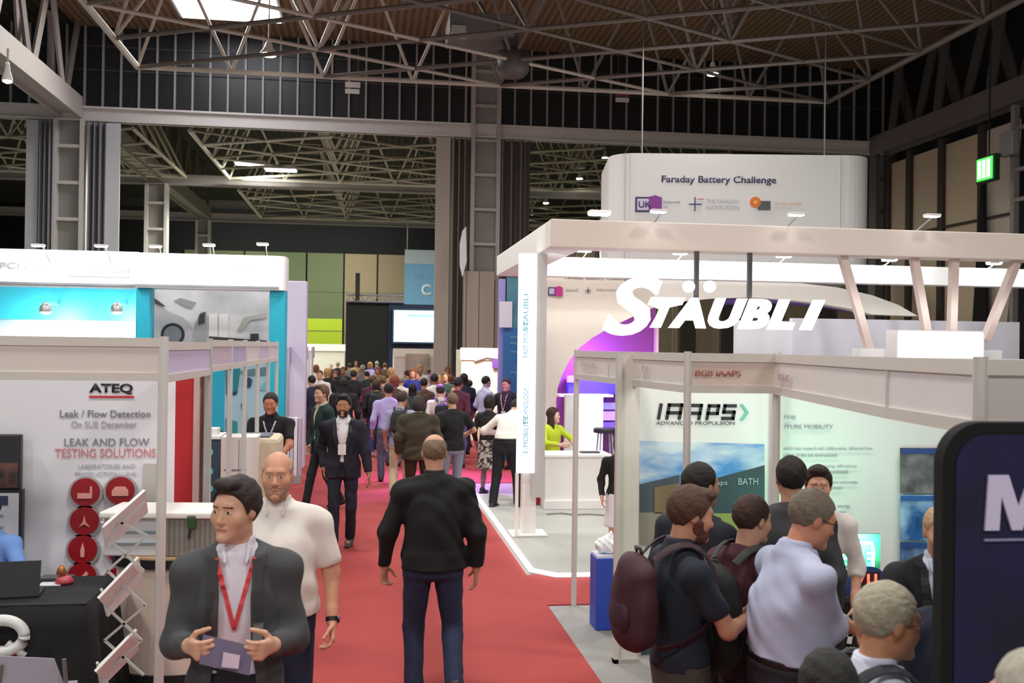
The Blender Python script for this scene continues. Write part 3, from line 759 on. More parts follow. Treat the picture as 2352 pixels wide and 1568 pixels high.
# ------------------------------------------------------------------ girders along the hall with lattice above
def girder(x0, x1, y0, y1, z0, label, m, mls, pitch=1.5, ztop=12.25, lean=.5, wd=.34, steps=None):
    t = thing('roof_girder', label, 'girder', ((x0+x1)/2, y0, z0)); W = x1-x0; L = y1-y0
    b = MB(); b.box(-W/2, 0, 0, -W/2+.08, L, .66); b.build('flange', m, t); b = MB(); b.box(W/2-.08, 0, 0, W/2, L, .66); b.build('flange', m, t)
    b = MB(); b.box(-W/2+.08, 0, .16, W/2-.08, L, .22); b.build('web', m, t)
    y = .6; k = 0
    while y < L-.3:
        s = 1 if k % 2 else -1
        b = MB(); b.bar((W/2-.1, y-lean*s, .66), (W/2-.1, y+lean*s, ztop-z0), .07, wd); b.build('lattice_bar', mls[k % len(mls)], t)
        if k % 2: b = MB(); b.bar((-W/2+.1, y, .66), (-W/2+.1, y-lean, ztop-z0), .07, wd); b.build('lattice_bar', mls[(k+1) % len(mls)], t)
        y += pitch; k += 1
gx0, gx1 = PY(136, 250, 33).x, PY(192, 245, 33).x
girder(gx0, gx1, 6, 32.9, 9.35, 'pale steel girder with lattice struts running overhead into the broad left column', M('#b5aea8', .6), [M('#9b938d', .6), M('#b5ada8', .6), M('#7b7471', .6)])
girder(gx0+.1, gx1+.1, 33.3, 58.3, 9.35, 'dull grey diagonal girder continuing through the rear hall left of the bright trusses', M('#8c887c', .6), [M('#57523f', .7), M('#6d675a', .7)], pitch=1.3)  # duller, darker greys than the near girder
rx = PY(2000, 325, 33).x
girder(rx-.1, rx+.5, 8, 32.9, 9.2, 'dark steel girder with lattice struts along the right hand side wall', M('#6e6562', .6), [M('#4d4746', .7), M('#5a5453', .7)], pitch=1.35, wd=.42)
# tan side wall panels below the right girder
sw = thing('side_wall_cladding', 'tan translucent wall panels between dark posts below the right girder', 'cladding', (rx+.5, 0, 0))
ys = [32.6, 31.2, 29.3, 27.2, 25.2, 23.6]
for i in range(len(ys)-1):
    b = MB(); b.box(0, ys[i+1]+.14, 0, .08, ys[i]-.14, 8.9); b.build('panel', M(['#b8a48c', '#cab69b', '#d0bc9f', '#cdbfb0', '#b0a69e'][i], .6, var=.04), sw)
    b = MB(); b.box(-.12, ys[i]-.14, 0, .1, ys[i]+.14, 9.1); b.build('post', M('#3c3431', .7), sw)
b = MB(); b.bar((-.1, 32.6, 6.3), (-.1, 24, 6.3), .06, .06); b.build('rail', M('#332c2a', .7), sw)
# hanging black wedge-shaped drapes
for (y, label) in ((27.0, 'narrow black wedge of drape against the tan side wall panels'), (25.0, 'broad black wedge of drape against the side wall beside the exit sign')):
    wdt = .5 if y > 26 else .9
    b = MB(); b.prism([(y-wdt, 1), (y+wdt, 1), (y-.05 if wdt < .6 else y+.1, 7.6 if wdt < .6 else 9.0), (y-.1 if wdt < .6 else y-.6, 7.6 if wdt < .6 else 9.0)], 'x', rx+.25, rx+.33)
    tag(b.build('drape', M('#101013', .9)), label, 'drape')
# right hand service column with pipes, junction box and exit sign
t = thing('service_frame', 'open dark steel frame with pipes at the right edge under the girder', 'frame', (rx-.35, 23.8, 0))
for dy in (0, .75):
    b = MB(); b.box(-.08, dy-.08, 0, .08, dy+.08, 9.0); b.build('post', M('#8a827e', .6), t)
for z in (4.2, 5.4, 6.4, 7.2, 8.3):
    b = MB(); b.box(-.06, 0, z, .06, .75, z+.1); b.build('rung', M('#8a827e', .6), t)
b = MB(); b.tube([(-.25, -.25, 0), (-.25, -.25, 10)], .06); b.build('pipe', M('#5a5350', .5), t)
p = PX(2318, 330, rx-.6)
b = MB(); b.box(p.x-.1, p.y-.28, p.z-.32, p.x+.1, p.y+.28, p.z+.32); tag(b.build('junction_box', M('#8d8788', .5), bevel=.02), 'grey junction box above the green exit sign at the right', 'junction box')
e = PX(2264, 388, rx-.9)
t = thing('exit_sign', 'green lit emergency exit sign high on the right hand wall', 'exit sign', tuple(e))
b = MB(); b.box(-.02, -.42, -.36, .14, .42, .36); b.build('housing', M('#0d3c14', .5), t, bevel=.02)
b = MB(); b.box(-.05, -.34, -.30, -.02, .34, .30); b.build('lit_face', M('#45b84c', .4, emit=1.6), t)
b = MB(); 
for dy in (-.2, 0, .2): b.box(-.07, dy-.055, -.24, -.05, dy+.055, .24)
b.build('pictogram', M('#d6ffd0', .4, emit=2.2), t)
b = MB(); b.tube([(.1, 0, .36), (.1, 0, 12.3-e.z)], .02); b.build('hanger', dark, t)

# ------------------------------------------------------------------ space frames under the roof
def space_frame(X0, dx, nx, Y0, dy, ny, zb, zt, label, m_lit, m_shaded, r=.045, both=True, cap=100):
    t = thing('roof_space_frame', label, 'roof truss')
    bn = lambda i, j: (X0+i*dx, Y0-j*dy, zb); tn = lambda i, j: (X0+(i+.5)*dx, Y0-(j+.5)*dy, zt)
    mat = lambda i: m_lit if i <= nx*.38 else m_shaded  # left bays lighter, right bays darker: roof-light falloff put into the colour
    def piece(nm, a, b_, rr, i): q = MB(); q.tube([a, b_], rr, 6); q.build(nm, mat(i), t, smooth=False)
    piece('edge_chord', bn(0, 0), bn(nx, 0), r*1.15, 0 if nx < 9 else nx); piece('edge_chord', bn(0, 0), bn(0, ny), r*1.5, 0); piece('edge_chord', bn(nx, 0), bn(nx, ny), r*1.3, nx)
    # bottom chords run obliquely, two bays across for each bay of depth
    lines = []
    for i in list(range(0, nx, 2)) + [(-2*k) for k in range(1, ny)]:
        j0 = 0 if i >= 0 else -i//2; i0 = max(i, 0); n = min((nx-i0)//2, ny-j0)
        if n > 0: lines.append((i0, j0, i0+2*n, j0+n))
    for (i0, j0, i1, j1) in lines: piece('bottom_chord', bn(i0, j0), bn(i1, j1), r, i1)
    if both:
        for i in list(range(nx, 1, -2)) + [nx+2*k for k in range(1, ny)]:
            i0 = min(i, nx); j0 = (i-i0)//2; n = min(i0//2, ny-j0)
            if n > 1: piece('bottom_chord', bn(i0, j0), bn(i0-2*n, j0+n), r*.8, i0-n)
    for j in range(ny): piece('top_chord', tn(0, j), tn(nx-1, j), r*.8, nx//2)
    for i in range(nx): piece('top_chord', tn(i, 0), tn(i, ny-1), r*.8, i)
    br = []
    for j in range(0, ny+1):
        for i in range(0, nx+1, 1 if j == 0 else 2):
            for (a, c) in ((i, j), (i-1, j), (i, j-1), (i-1, j-1)):
                if 0 <= a < nx and 0 <= c < ny: br.append((bn(i, j), tn(a, c), i))
    for k, (a, c, i) in enumerate(br[:cap]): piece('brace', a, c, r*.85, i)
    rest = br[cap:]
    if rest:
        q = MB()
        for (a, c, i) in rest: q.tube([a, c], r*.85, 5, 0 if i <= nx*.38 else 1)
        tag(q.build('braces', [m_lit, m_shaded], t), kind='stuff')
    return t
fx0 = PY(316, 155, 27).x; fx1 = PY(1901, 222, 27).x; fz = PY(925, 185, 27).z
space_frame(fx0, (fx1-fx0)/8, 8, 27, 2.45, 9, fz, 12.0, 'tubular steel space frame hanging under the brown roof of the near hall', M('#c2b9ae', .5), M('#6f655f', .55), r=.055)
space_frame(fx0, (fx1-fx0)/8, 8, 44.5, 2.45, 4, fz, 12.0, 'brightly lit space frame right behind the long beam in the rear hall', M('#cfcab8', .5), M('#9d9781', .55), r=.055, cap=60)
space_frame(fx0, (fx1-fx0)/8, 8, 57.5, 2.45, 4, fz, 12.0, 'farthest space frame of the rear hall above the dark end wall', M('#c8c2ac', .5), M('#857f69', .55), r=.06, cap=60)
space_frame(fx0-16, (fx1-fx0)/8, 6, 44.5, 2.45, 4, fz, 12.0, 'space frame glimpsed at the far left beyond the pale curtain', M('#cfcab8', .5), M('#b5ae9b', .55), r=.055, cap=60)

# ------------------------------------------------------------------ things hanging from the roof
def roof_panel(u, v, wx, wy, label):
    p = PZ(u, v, 12.2); t = thing('roof_light', label, 'roof light', (p.x, p.y, 12.2))
    b = MB(); b.box(-wx/2-.1, -wy/2-.1, 0, wx/2+.1, wy/2+.1, .09); b.build('frame', alu, t)
    b = MB(); b.box(-wx/2, -wy/2, -.03, wx/2, wy/2, 0); b.build('diffuser', M('#f4f6ff', .4, emit=7), t)
roof_panel(520, 12, 2.9, 2.6, 'large glowing white roof light above the bright corner of the space frame')
area('roof_light_lamp', (PZ(520, 12, 12.1).x, 29.0, 11.9), 2.4, 650, (1, .97, .93), target=(-4.6, 26, 9))
for (u, v, label) in ((575, 378, 'upper glowing roof light seen through the opening in the rear hall'), (645, 392, 'lower glowing roof light seen through the opening in the rear hall')):
    p = PY(u, v, 43.0 if v < 385 else 41.0); t = thing('roof_light', label, 'roof light', tuple(p))
    b = MB(); b.box(-.65, -.35, .03, .65, .35, .12); b.build('frame', alu, t); b = MB(); b.box(-.6, -.3, 0, .6, .3, .03); b.build('diffuser', M('#fdfdf2', .4, emit=5), t)
    area('roof_light_lamp', (p.x, p.y, p.z-.1), 1.2, 420, (1, 1, .92))
def pendant(u, v, y, label, r=.22, emit=12, drop=None):
    p = PY(u, v, y); t = thing('pendant_lamp', label, 'lamp', tuple(p), group='high bay pendant lamps under the roof')
    b = MB(); b.lathe([(.03, .34), (r*.35, .3), (r*.5, .18), (r, .02), (r, 0)]); b.build('reflector', M('#dcdcd8', .4), t, smooth=True)
    b = MB(); b.lathe([(r*.9, .015), (r*.85, -.03), (.02, -.06)]); b.build('bulb', M('#fffaf0', .4, emit=emit), t, smooth=True)
    b = MB(); b.tube([(0, 0, .3), (0, 0, (drop or 12.3-p.z))], .02); b.build('rod', steel, t)
pendant(617, 125, 26, 'white pendant lamp on a rod under the bright part of the space frame', .22)
pendant(1637, 170, 26, 'small lit pendant lamp under the dark right half of the space frame', .17, 14)
pendant(17, 185, 20, 'small pendant lamp on a thin rod at the far left under the pale girder', .1, 1, drop=.6)
for (u, v, y, nm) in ((1331, 410, 44, 'second from the top'), (1390, 362, 44, 'topmost'), (1291, 438, 46, 'third from the top'), (1254, 466, 50, 'fourth from the top'), (1222, 492, 55, 'lowest')):
    pendant(u, v, y, 'far pendant lamp in the gap right of the middle column, %s' % nm, .16, 14)
p = PY(1328, 380, 42); t = thing('roof_heater', 'pale box heater hanging in the dark gap right of the middle column', 'heater', tuple(p))
b = MB(); b.box(-.3, -.2, -.12, .3, .2, .14); b.build('casing', M('#8f8c88', .5), t); b = MB(); b.tube([(0, 0, .14), (0, 0, 12.3-p.z)], .02); b.build('rod', steel, t)
# air handling unit above the middle column
p = PY(1105, 78, 25); t = thing('air_handling_unit', 'grey air handling unit with a round outlet hanging above the middle column', 'air unit', tuple(p))
b = MB(); b.box(-.85, -.7, -.22, .75, .7, .30); b.build('casing', M('#6c6a6b', .5, var=.1), t, bevel=.03)
b = MB(); b.box(-.8, -.75, -.34, -.45, -.6, -.05); b.build('grille', M('#b5b0aa', .5), t)
b = MB(); b.lathe([(.42, .25), (.42, -.2), (.3, -.34), (.12, -.36)], c=(.78, -.2, -.75)); b.build('outlet', M('#5c5453', .5), t, smooth=True)
b = MB(); b.tube([(.75, -.2, -.5), (.75, -.2, .1)], .18, 14); b.build('duct', M('#5c5453', .5), t)
for dx in (-.7, .6): b = MB(); b.tube([(dx, 0, .3), (dx, 0, 12.3-p.z)], .02); b.build('rod', steel, t)
for (u, v, lab) in ((810, 204, 'small white aisle sign of two stacked plates hanging left of the middle column'), (1430, 224, 'small red and white aisle sign hanging right of the middle column')):
    p = PY(u, v, 30); t = thing('aisle_sign', lab, 'sign', tuple(p))
    b = MB(); b.box(-.22, -.02, .04, .22, .02, .2); b.build('upper_plate', M('#d8cfcf' if u < 1000 else '#8e3b40', .5), t); b = MB(); b.box(-.22, -.02, -.14, .2, .02, -.01); b.build('lower_plate', M('#d8d4d4', .5), t)
    for dx in (-.15, .15): b = MB(); b.tube([(dx, 0, -.02), (dx, 0, 12.3-p.z)], .01, 5); b.build('wire', steel_d, t)

# ------------------------------------------------------------------ carpets
red = M('#9f3a39', .95, var=.07, scale=40, bump=.25)
b = MB(); b.prism([(-1.26, -2), (1.66, -2), (1.66, 9.0), (7, 9.0), (7, 10.2), (1.66, 10.2), (1.66, 17.2), (5.0, 17.2), (5.0, 31), (1.66, 31), (1.66, 54), (-1.38, 54), (-1.38, 15.6), (-2.15, 14.8), (-2.15, 8.9), (-1.26, 8.9)], 'z', 0, .012)
tag(b.build('aisle_carpet', red), 'long red carpet covering the aisle from the foreground to the crowd', 'carpet')

# folding partition under the long beam at the right of the middle column: tan leaves with dark gaps
fp = thing('folding_partition', 'tall tan and dark folding partition far behind the purple arch at right', 'partition', (0, 32.6, 0))
us = [1222, 1262, 1300, 1322, 1368, 1400, 1440, 1458, 1505, 1545, 1560, 1600, 1640, 1655, 1702, 1745, 1760, 1800, 1850, 1868, 1920, 1960]
for k, (u0, u1) in enumerate(zip(us, us[1:])):
    b = MB(); b.box(PY(u0, 700, 32.6).x+.03, -.08 if k % 3 else 0, 0, PY(u1, 700, 32.6).x-.03, .1, 5.6)
    b.build('leaf', M(['#a3937c', '#3e382e', '#8d8069'][k % 3], .7, var=.05), fp)
# ------------------------------------------------------------------ white and turquoise stand (left, middle distance)
turq = M('#22b4cf', .5, var=.03); turq_d = M('#1a9bbd', .5, var=.03); lav = M('#d9d4ea', .5, var=.02)
def lx(u, y): return PY(u, 788, y).x
Y1 = 15.0
xa, xb, xc, xd = lx(-70, Y1), lx(313, Y1), lx(343, Y1), lx(656, Y1)
zt = PY(480, 582, Y1).z; zf = PY(480, 664, Y1).z
st = thing('exhibition_stand', 'white and turquoise stand at left with a car picture under its white fascia', 'exhibition stand', (0, 0, 0))
b = MB(); b.box(xa-3, Y1+.05, zf, xb, Y1+.45, zt+.0); fasl = b.build('fascia', M('#f4f4f6', .45, var=.01), st)
n = 10; pl = [(xb, Y1-.1), (xd-.14, Y1-.1)]+[(xd-.14+.14*math.sin(math.pi/2*k/n), Y1+.04-.14*math.cos(math.pi/2*k/n)) for k in range(1, n+1)]+[(xd, Y1+.4), (xb, Y1+.4)]
b = MB(); b.prism(pl, 'z', zf, zt-.02); fasr = b.build('fascia', M('#f6f6f8', .45, var=.01), st, smooth=False)
b = MB(); b.box(xa-3, Y1+.02, zf+.02, xb, Y1+.06, zf+.05); b.box(xb, Y1-.115, zf+.02, xd-.1, Y1-.09, zf+.05); b.build('grey_strip', M('#8b8f95', .4), st)  # thin grey strip along the lower edge of both fascias
for (u0, u1) in ((311, 343), (618, 655)):
    b = MB(); b.box(lx(u0, Y1), Y1-.02, 0, lx(u1, Y1), Y1+.33, zf); b.build('corner_post', turq, st, bevel=.02)
b = MB(); b.box(xa-3, Y1+3.0, 0, xb+.3, Y1+3.1, 3.2); bw = b.build('back_wall', M('#c9dde4', .5, var=.02), st)
b = MB(); b.box(xa-3, Y1+2.9, 2.72, xb+.3, Y1+3.0, 3.3); b.build('turquoise_band', M('#35c4dc', .5), st)
# wall right of the post with car photograph
b = MB(); b.box(xc-.1, Y1+.9, 0, xd-.2, Y1+1.0, 3.3); b.build('picture_wall', M('#dfe6ea', .5), st)
yp = Y1+.88; P2 = lambda u, v: (PY(u, v, yp).x, PY(u, v, yp).z)
def flat(name, pts, m, parent, y, t=.012): b = MB(); b.prism([(PY(u, v, y).x, PY(u, v, y).z) for (u, v) in pts], 'y', y-t, y); return b.build(name, m, parent)
pic = flat('car_picture', [(342, 668), (617, 668), (617, 790), (342, 790)], MW('#e9eaec', '#b9bcc0', 'noise', 1.5, .6, lo=.45, hi=.75), st, yp)
flat('car_body', [(342, 690), (365, 700), (385, 715), (420, 728), (436, 742), (442, 765), (440, 790), (342, 790)], M('#c9c6c9', .4), pic, yp-.02)
flat('car_window', [(342, 678), (352, 682), (380, 703), (374, 704), (342, 690)], M('#54484c', .4), pic, yp-.035)
c0 = PY(397, 768, yp-.03); b = MB(); b.disc(tuple(c0), .175, 'y', .02); wl = b.build('wheel', M('#33353a', .5), pic)
b = MB(); b.disc((c0.x, c0.y-.015, c0.z), .13, 'y', .01)
b.build('rim', M('#8f9297', .4), pic)
flat('second_car_body', [(446, 790), (448, 742), (462, 716), (474, 716), (476, 790)], M('#a9a9ad', .4), pic, yp-.02)
flat('charging_pillar', [(455, 745), (458, 722), (471, 716), (470, 742)], M('#3c3e42', .4), pic, yp-.035)
for (q0, q1) in ((480, 500), (503, 524)): flat('white_pillar', [(q0, 790), (q0, 722), (q1, 720), (q1, 790)], M('#efefec', .5), pic, yp-.02)
flat('dark_road', [(480, 772), (614, 782), (614, 789), (480, 780)], M('#3b3d40', .6), pic, yp-.03)
flat('grey_cloud', [(400, 690), (415, 684), (450, 694), (440, 708), (425, 704)], M('#a5a7aa', .7), pic, yp-.015)
flat('tree_line', [(545, 760), (560, 728), (590, 722), (613, 718), (613, 730), (575, 735), (556, 762)], M('#b9b9b4', .7), pic, yp-.015)
flat('dark_box', [(575, 784), (575, 766), (594, 766), (594, 784)], M('#3a3b3d', .7), pic, yp-.035)
# lower picture: pale blue car on teal ground
lp = flat('lower_picture', [(468, 812), (617, 812), (617, 1004), (468, 1004)], M('#bcdde8', .5, var=.02), st, yp)
flat('turquoise_field', [(468, 812), (516, 812), (514, 1004), (468, 1004)], M('#23b6d4', .5), lp, yp-.02)
flat('teal_field', [(518, 848), (552, 846), (545, 900), (519, 905)], M('#1d8c97', .5), lp, yp-.02)
flat('teal_shadow', [(518, 960), (545, 968), (545, 1000), (518, 1000)], M('#3b9c97', .5), lp, yp-.02)
flat('roof_line', [(552, 852), (612, 842), (612, 862), (556, 862)], M('#6e8f97', .5), lp, yp-.02)
flat('mirror', [(557, 872), (572, 866), (579, 872), (576, 888), (562, 893), (556, 886)], M('#2c4a60', .4), lp, yp-.03)
flat('side_window', [(588, 896), (612, 874), (612, 896)], M('#8ec4d2', .4), lp, yp-.03)
flat('body_line', [(553, 930), (566, 905), (562, 930), (570, 985), (566, 986), (556, 945)], M('#3d6479', .4), lp, yp-.03)
flat('wiper', [(521, 902), (545, 898), (543, 906), (523, 909)], M('#20384a', .4), lp, yp-.03)
flat('upper_band', [(468, 792), (617, 792), (617, 812), (468, 812)], M('#e9eef0', .5), st, yp-.01)
# lettering on the fascia
def T_(s, mat, par, u, v, y, hpx, wpx=None, **k):
    p = PY(u, v, y); q = PY(u, v-hpx, y); wd = (PY(u+wpx, v, y).x-p.x) if wpx else None
    return text(s, mat, par, (p.x, p.y, p.z), height=q.z-p.z, width=wd, **k)
T_('PCI INT', M('#b7b9c2', .5), fasl, 0, 616, Y1+.045, 14, 108)
T_('SUNAMI', M('#9ea3ad', .5), fasl, 213, 628, Y1+.045, 13, 85, shear=.15)
T_('moorhen', M('#c6cbdd', .5), fasl, 158, 613, Y1+.045, 9, 55)
b = MB(); a = PY(158, 634, Y1+.045); q = PY(297, 631, Y1+.045); b.box(a.x, a.y-.004, a.z, q.x, a.y, q.z); b.build('underline', M('#c0c2c9', .5), fasl)
T_('innovations', M('#e2e5ea', .5), fasr, 365, 617, Y1-.105, 8, 110)
T_('energy storage', M('#d0d5dc', .5), fasr, 525, 624, Y1-.105, 9, 80)
# spot lights inside the stand and flood lights on top
for u in (105, 268):
    p = PY(u, 712, Y1+2.2); t = thing('spotlight', 'glaring spotlight in the turquoise bay, %s of the two' % ('left' if u < 200 else 'right'), 'spotlight', tuple(p), group='spotlights in the turquoise bay')
    b = MB(); b.lathe([(.03, .12), (.09, .06), (.10, -.02), (.095, -.03)]); b.build('housing', alu, t, smooth=True)
    b = MB(); b.lathe([(.088, -.02), (.05, -.06), (.01, -.07)]); b.build('bulb', M('#ffffff', .4, emit=25), t, smooth=True)
    b = MB(); b.box(-.02, 0, .1, .02, .62, .14); b.build('arm', alu, t)
    l = area('bay_spot', (p.x, p.y-.05, p.z-.12), .25, 30, (.92, .97, 1), target=(p.x, Y1+3, 1.9))
def flood(u, v, y, label, group, k=1.0, power=0, tgt=None, color=(1, 1, 1), post=None, back=.45):
    """small LED flood light on a bent arm"""
    p = PY(u, v, y); t = thing('flood_light', label, 'flood light', tuple(p), group=group)
    b = MB(); b.box(-.11*k, -.08*k, 0, .11*k, .06*k, .035*k); b.build('lamp_head', M('#e9e9e9', .4), t, bevel=.005)
    b = MB(); b.box(-.10*k, -.07*k, -.012*k, .10*k, .05*k, 0); b.build('lit_lens', M('#ffffff', .4, emit=7), t)
    b = MB(); b.tube([(.04*k, .05*k, .02*k), (.06*k, .12*k, -.02*k), (.05*k, .2*k, -.05*k), (.05*k, back, -(post or .16))], .010*k, 6); b.build('arm', M('#9b9b9b', .4), t)
    if power: area('flood_lamp', (p.x, p.y-.05, p.z-.05), .3, power, color, target=tgt)
for i, (u, v, w_) in enumerate(((88, 567, 'farthest left'), (232, 568, 'in front of the left curtain'), (357, 569, 'just above the joint of the fascia'), (480, 566, 'over the middle of the right fascia'), (603, 564, 'rightmost, near the fascia corner'))):
    flood(u, v-2, Y1-.35, 'flood light on the white left fascia, '+w_, 'flood lights along the white left fascia', .75, 4, (lx(u, Y1), Y1, 3.3), post=.22)
# lavender tower beside the stand
b = MB(); b.box(lx(657, 19.5), 19.5, 0, lx(703, 19.5), 19.9, PY(680, 645, 19.5).z); t = b.build('display_tower', lav, bevel=.02)
tag(t, 'tall pale lavender tower standing just right of the turquoise corner post', 'display tower')

# ------------------------------------------------------------------ helper for shell-scheme booths
def booth_fascia(parent, a, c, zt_, h=.27, m=offw, rail=M('#d6d0c8', .4, .15), t=.04):
    a = Vector((a[0], a[1], 0)); c = Vector((c[0], c[1], 0)); d = (c-a).normalized(); nrm = Vector((-d.y, d.x, 0))*t/2
    for nm, z0, z1, mm, f in (('fascia_panel', zt_-h+.045, zt_-.05, m, .5), ('top_rail', zt_-.055, zt_, rail, 1), ('bottom_rail', zt_-h, zt_-h+.05, rail, 1)):
        b = MB(); n_ = nrm*f
        vs = [a-n_, c-n_, c+n_, a+n_]; vs = [(v.x, v.y, z0) for v in vs]+[(v.x, v.y, z1) for v in vs]
        b.add(vs, [(0,3,2,1),(4,5,6,7),(0,1,5,4),(1,2,6,5),(2,3,7,6),(3,0,4,7)]); b.build(nm, mm, parent)
def booth_post(parent, x, y, zt_, r=.028, z0=0, m=alu):
    b = MB(); b.lathe([(r, z0), (r, zt_+.01)], c=(x, y, 0), n=8); b.build('post', m, parent)

# ------------------------------------------------------------------ leak testing booth (near left)
YA = 6.4; xp = lx(376, YA); ZA = PY(376, 776, YA).z; ZL = PY(0, 769, YA).z
bt = thing('booth', 'leak testing booth at the near left with cream fascia and white poster wall', 'booth', (0, 0, 0))
booth_fascia(bt, (-4.3, YA), (xp, YA), ZA, .265, M('#ddd3cd', .5, var=.02))
booth_post(bt, xp, YA, ZA, .030, m=M('#d9d6d2', .4, .1))
YB = 8.05; booth_fascia(bt, (xp, YA), (xp+.02, YB), ZA-.02, .255, M('#cfc2e4', .5, var=.02)); booth_post(bt, xp+.02, YB, ZA, .030)
YW = 8.0; b = MB(); b.box(-4.6, YW, 0, lx(368, YW), YW+.05, 2.3); wallp = b.build('poster_wall', M('#e9e7ee', .5, var=.01), bt)
b = MB(); b.box(lx(380, YW+.6), YW+.6, 0, lx(405, YW+.6), YW+.64, 2.2); b.build('white_panel', M('#ecebee', .5), bt)
b = MB(); b.box(lx(405, YW+.6), YW+.6, 0, lx(449, YW+.6), YW+.64, 2.2); b.build('red_panel', M('#b81c24', .5, var=.02), bt)
b = MB(); b.box(lx(449, YW+.6), YW+.55, 0, lx(462, YW+.6), YW+.64, 2.3); b.build('end_post', M('#c9a9a5', .5), bt)
b = MB(); b.box(lx(460, YW+.6), YW+.62, 0, lx(472, YW+.6), YW+.9, 2.12); b.build('side_panel', M('#6b4a44', .6), bt)
yq = YW-.004
T_('ATEQ', M('#2a2d33', .5), wallp, 205, 905, yq, 25, 100, bold=.03, shear=.0)
b = MB(); a = PY(205, 913, yq); q = PY(308, 909, yq); b.box(a.x, yq-.005, a.z, q.x, yq, q.z); b.build('red_underline', M('#c8323f', .5), wallp)
gt = M('#7f818a', .6); gl = M('#b4b5be', .6)
T_('Leak / Flow Detection', gt, wallp, 138, 958, yq, 17, 207)
T_('On SUE December', gl, wallp, 164, 981, yq, 15, 150)
T_('LEAK AND FLOW', M('#8c8f98', .6), wallp, 148, 1024, yq, 18, 195)
T_('TESTING SOLUTIONS', M('#dd8d93', .6), wallp, 126, 1050, yq, 20, 232)
T_('LABORATORIES AND', M('#c9c9d3', .6), wallp, 180, 1074, yq, 9, 130); T_('PRODUCTION LINE', M('#c9c9d3', .6), wallp, 172, 1092, yq, 9, 140)
pts = [(198, 1131, 0), (278, 1128, 1), (196, 1197, 2), (192, 1262, 3), (280, 1262, 4), (190, 1325, 5), (275, 1335, 6), (186, 1395, 7), (272, 1400, 8)]
for (u, v, k) in pts:
    p = PY(u, v, yq); b = MB(); b.disc((p.x, yq-.01, p.z), .125, 'y', .02); ic = b.build('round_icon', M('#b9b2b6', .3, .3), wallp)
    b = MB(); b.disc((p.x, yq-.022, p.z+.008), .105, 'y', .01); b.build('red_disc', M('#9c1822', .35), ic)
    b = MB(); q = lambda pp: [(p.x+dx*.1, p.z+dz*.1) for dx, dz in pp]
    shp = [[(-.55,-.4),(.5,-.4),(.5,.5),(.35,.5),(.35,0),(-.55,0)], [(-.6,-.3),(.6,-.3),(.6,.1),(.35,.4),(-.35,.4),(-.6,.1)], [(-.4,-.4),(-.1,0),(0,.5),(.1,0),(.4,-.4),(0,-.15)], [(-.12,-.5),(.12,-.5),(.16,0),(0,.6),(-.16,0)], [(-.3,-.5),(.3,-.5),(.3,.5),(-.3,.5)], [(-.5,-.5),(-.3,-.5),(.5,.3),(.3,.5)], [(-.5,-.2),(.5,-.2),(.5,.2),(-.5,.2)], [(-.3,-.4),(.4,-.1),(.1,.4)], [(-.4,-.4),(.4,-.4),(0,.5)]][k]
    b.prism(q(shp), 'y', yq-.034, yq-.027); b.build('symbol', M('#f0a8a0', .5), ic)
b = MB(); a = PY(331, 1064, yq); q = PY(358, 1150, yq); b.box(a.x, yq-.02, q.z, q.x, yq, a.z); b.build('beige_box', M('#c7c2bb', .6), wallp)
for z in (1.0, .55): 
    pass
# dark display screen and notice on the wall
t = thing('wall_screen', 'dark screen showing a machine on the poster wall at the left edge', 'screen', tuple(PY(-20, 1060, YW-.1)))
b = MB(); a = PY(-110, 997, YW-.1); q = PY(49, 1122, YW-.1); ox, oy, oz = t.location; b.box(a.x-ox, -.03, q.z-oz, q.x-ox, .03, a.z-oz); b.build('frame', M('#26262b', .4), t, bevel=.01)
b = MB(); a = PY(-100, 1062, YW-.1); q = PY(44, 1118, YW-.1); b.box(a.x-ox, -.036, q.z-oz, q.x-ox, -.03, a.z-oz); b.build('picture', MW('#1a1a1f', '#7d5348', 'voronoi', 9, .5, lo=.1, hi=.9), t)
t = thing('notice_board', 'white notice board in a dark frame under the screen at the left edge', 'notice board', tuple(PY(-20, 1190, YW-.1)))
ox, oy, oz = t.location; b = MB(); a = PY(-110, 1124, YW-.1); q = PY(52, 1262, YW-.1); b.box(a.x-ox, -.02, q.z-oz, q.x-ox, .03, a.z-oz); b.build('frame', M('#35353b', .4), t)
b = MB(); a = PY(-110, 1132, YW-.1); q = PY(44, 1262, YW-.1); b.box(a.x-ox, -.026, q.z-oz, q.x-ox, -.02, a.z-oz); b.build('sheet', M('#d8dade', .5), t)
b = MB(); a = PY(-110, 1138, YW-.1); q = PY(21, 1158, YW-.1); b.box(a.x-ox, -.03, q.z-oz, q.x-ox, -.026, a.z-oz); b.build('blue_heading', M('#38446e', .5), t)
for v in (1180, 1207, 1232):
    b = MB(); a = PY(-110, v, YW-.1); q = PY(10, v+4, YW-.1); b.box(a.x-ox, -.03, q.z-oz, q.x-ox, -.026, a.z-oz); b.build('text_line', M('#a9adb8', .5), t)

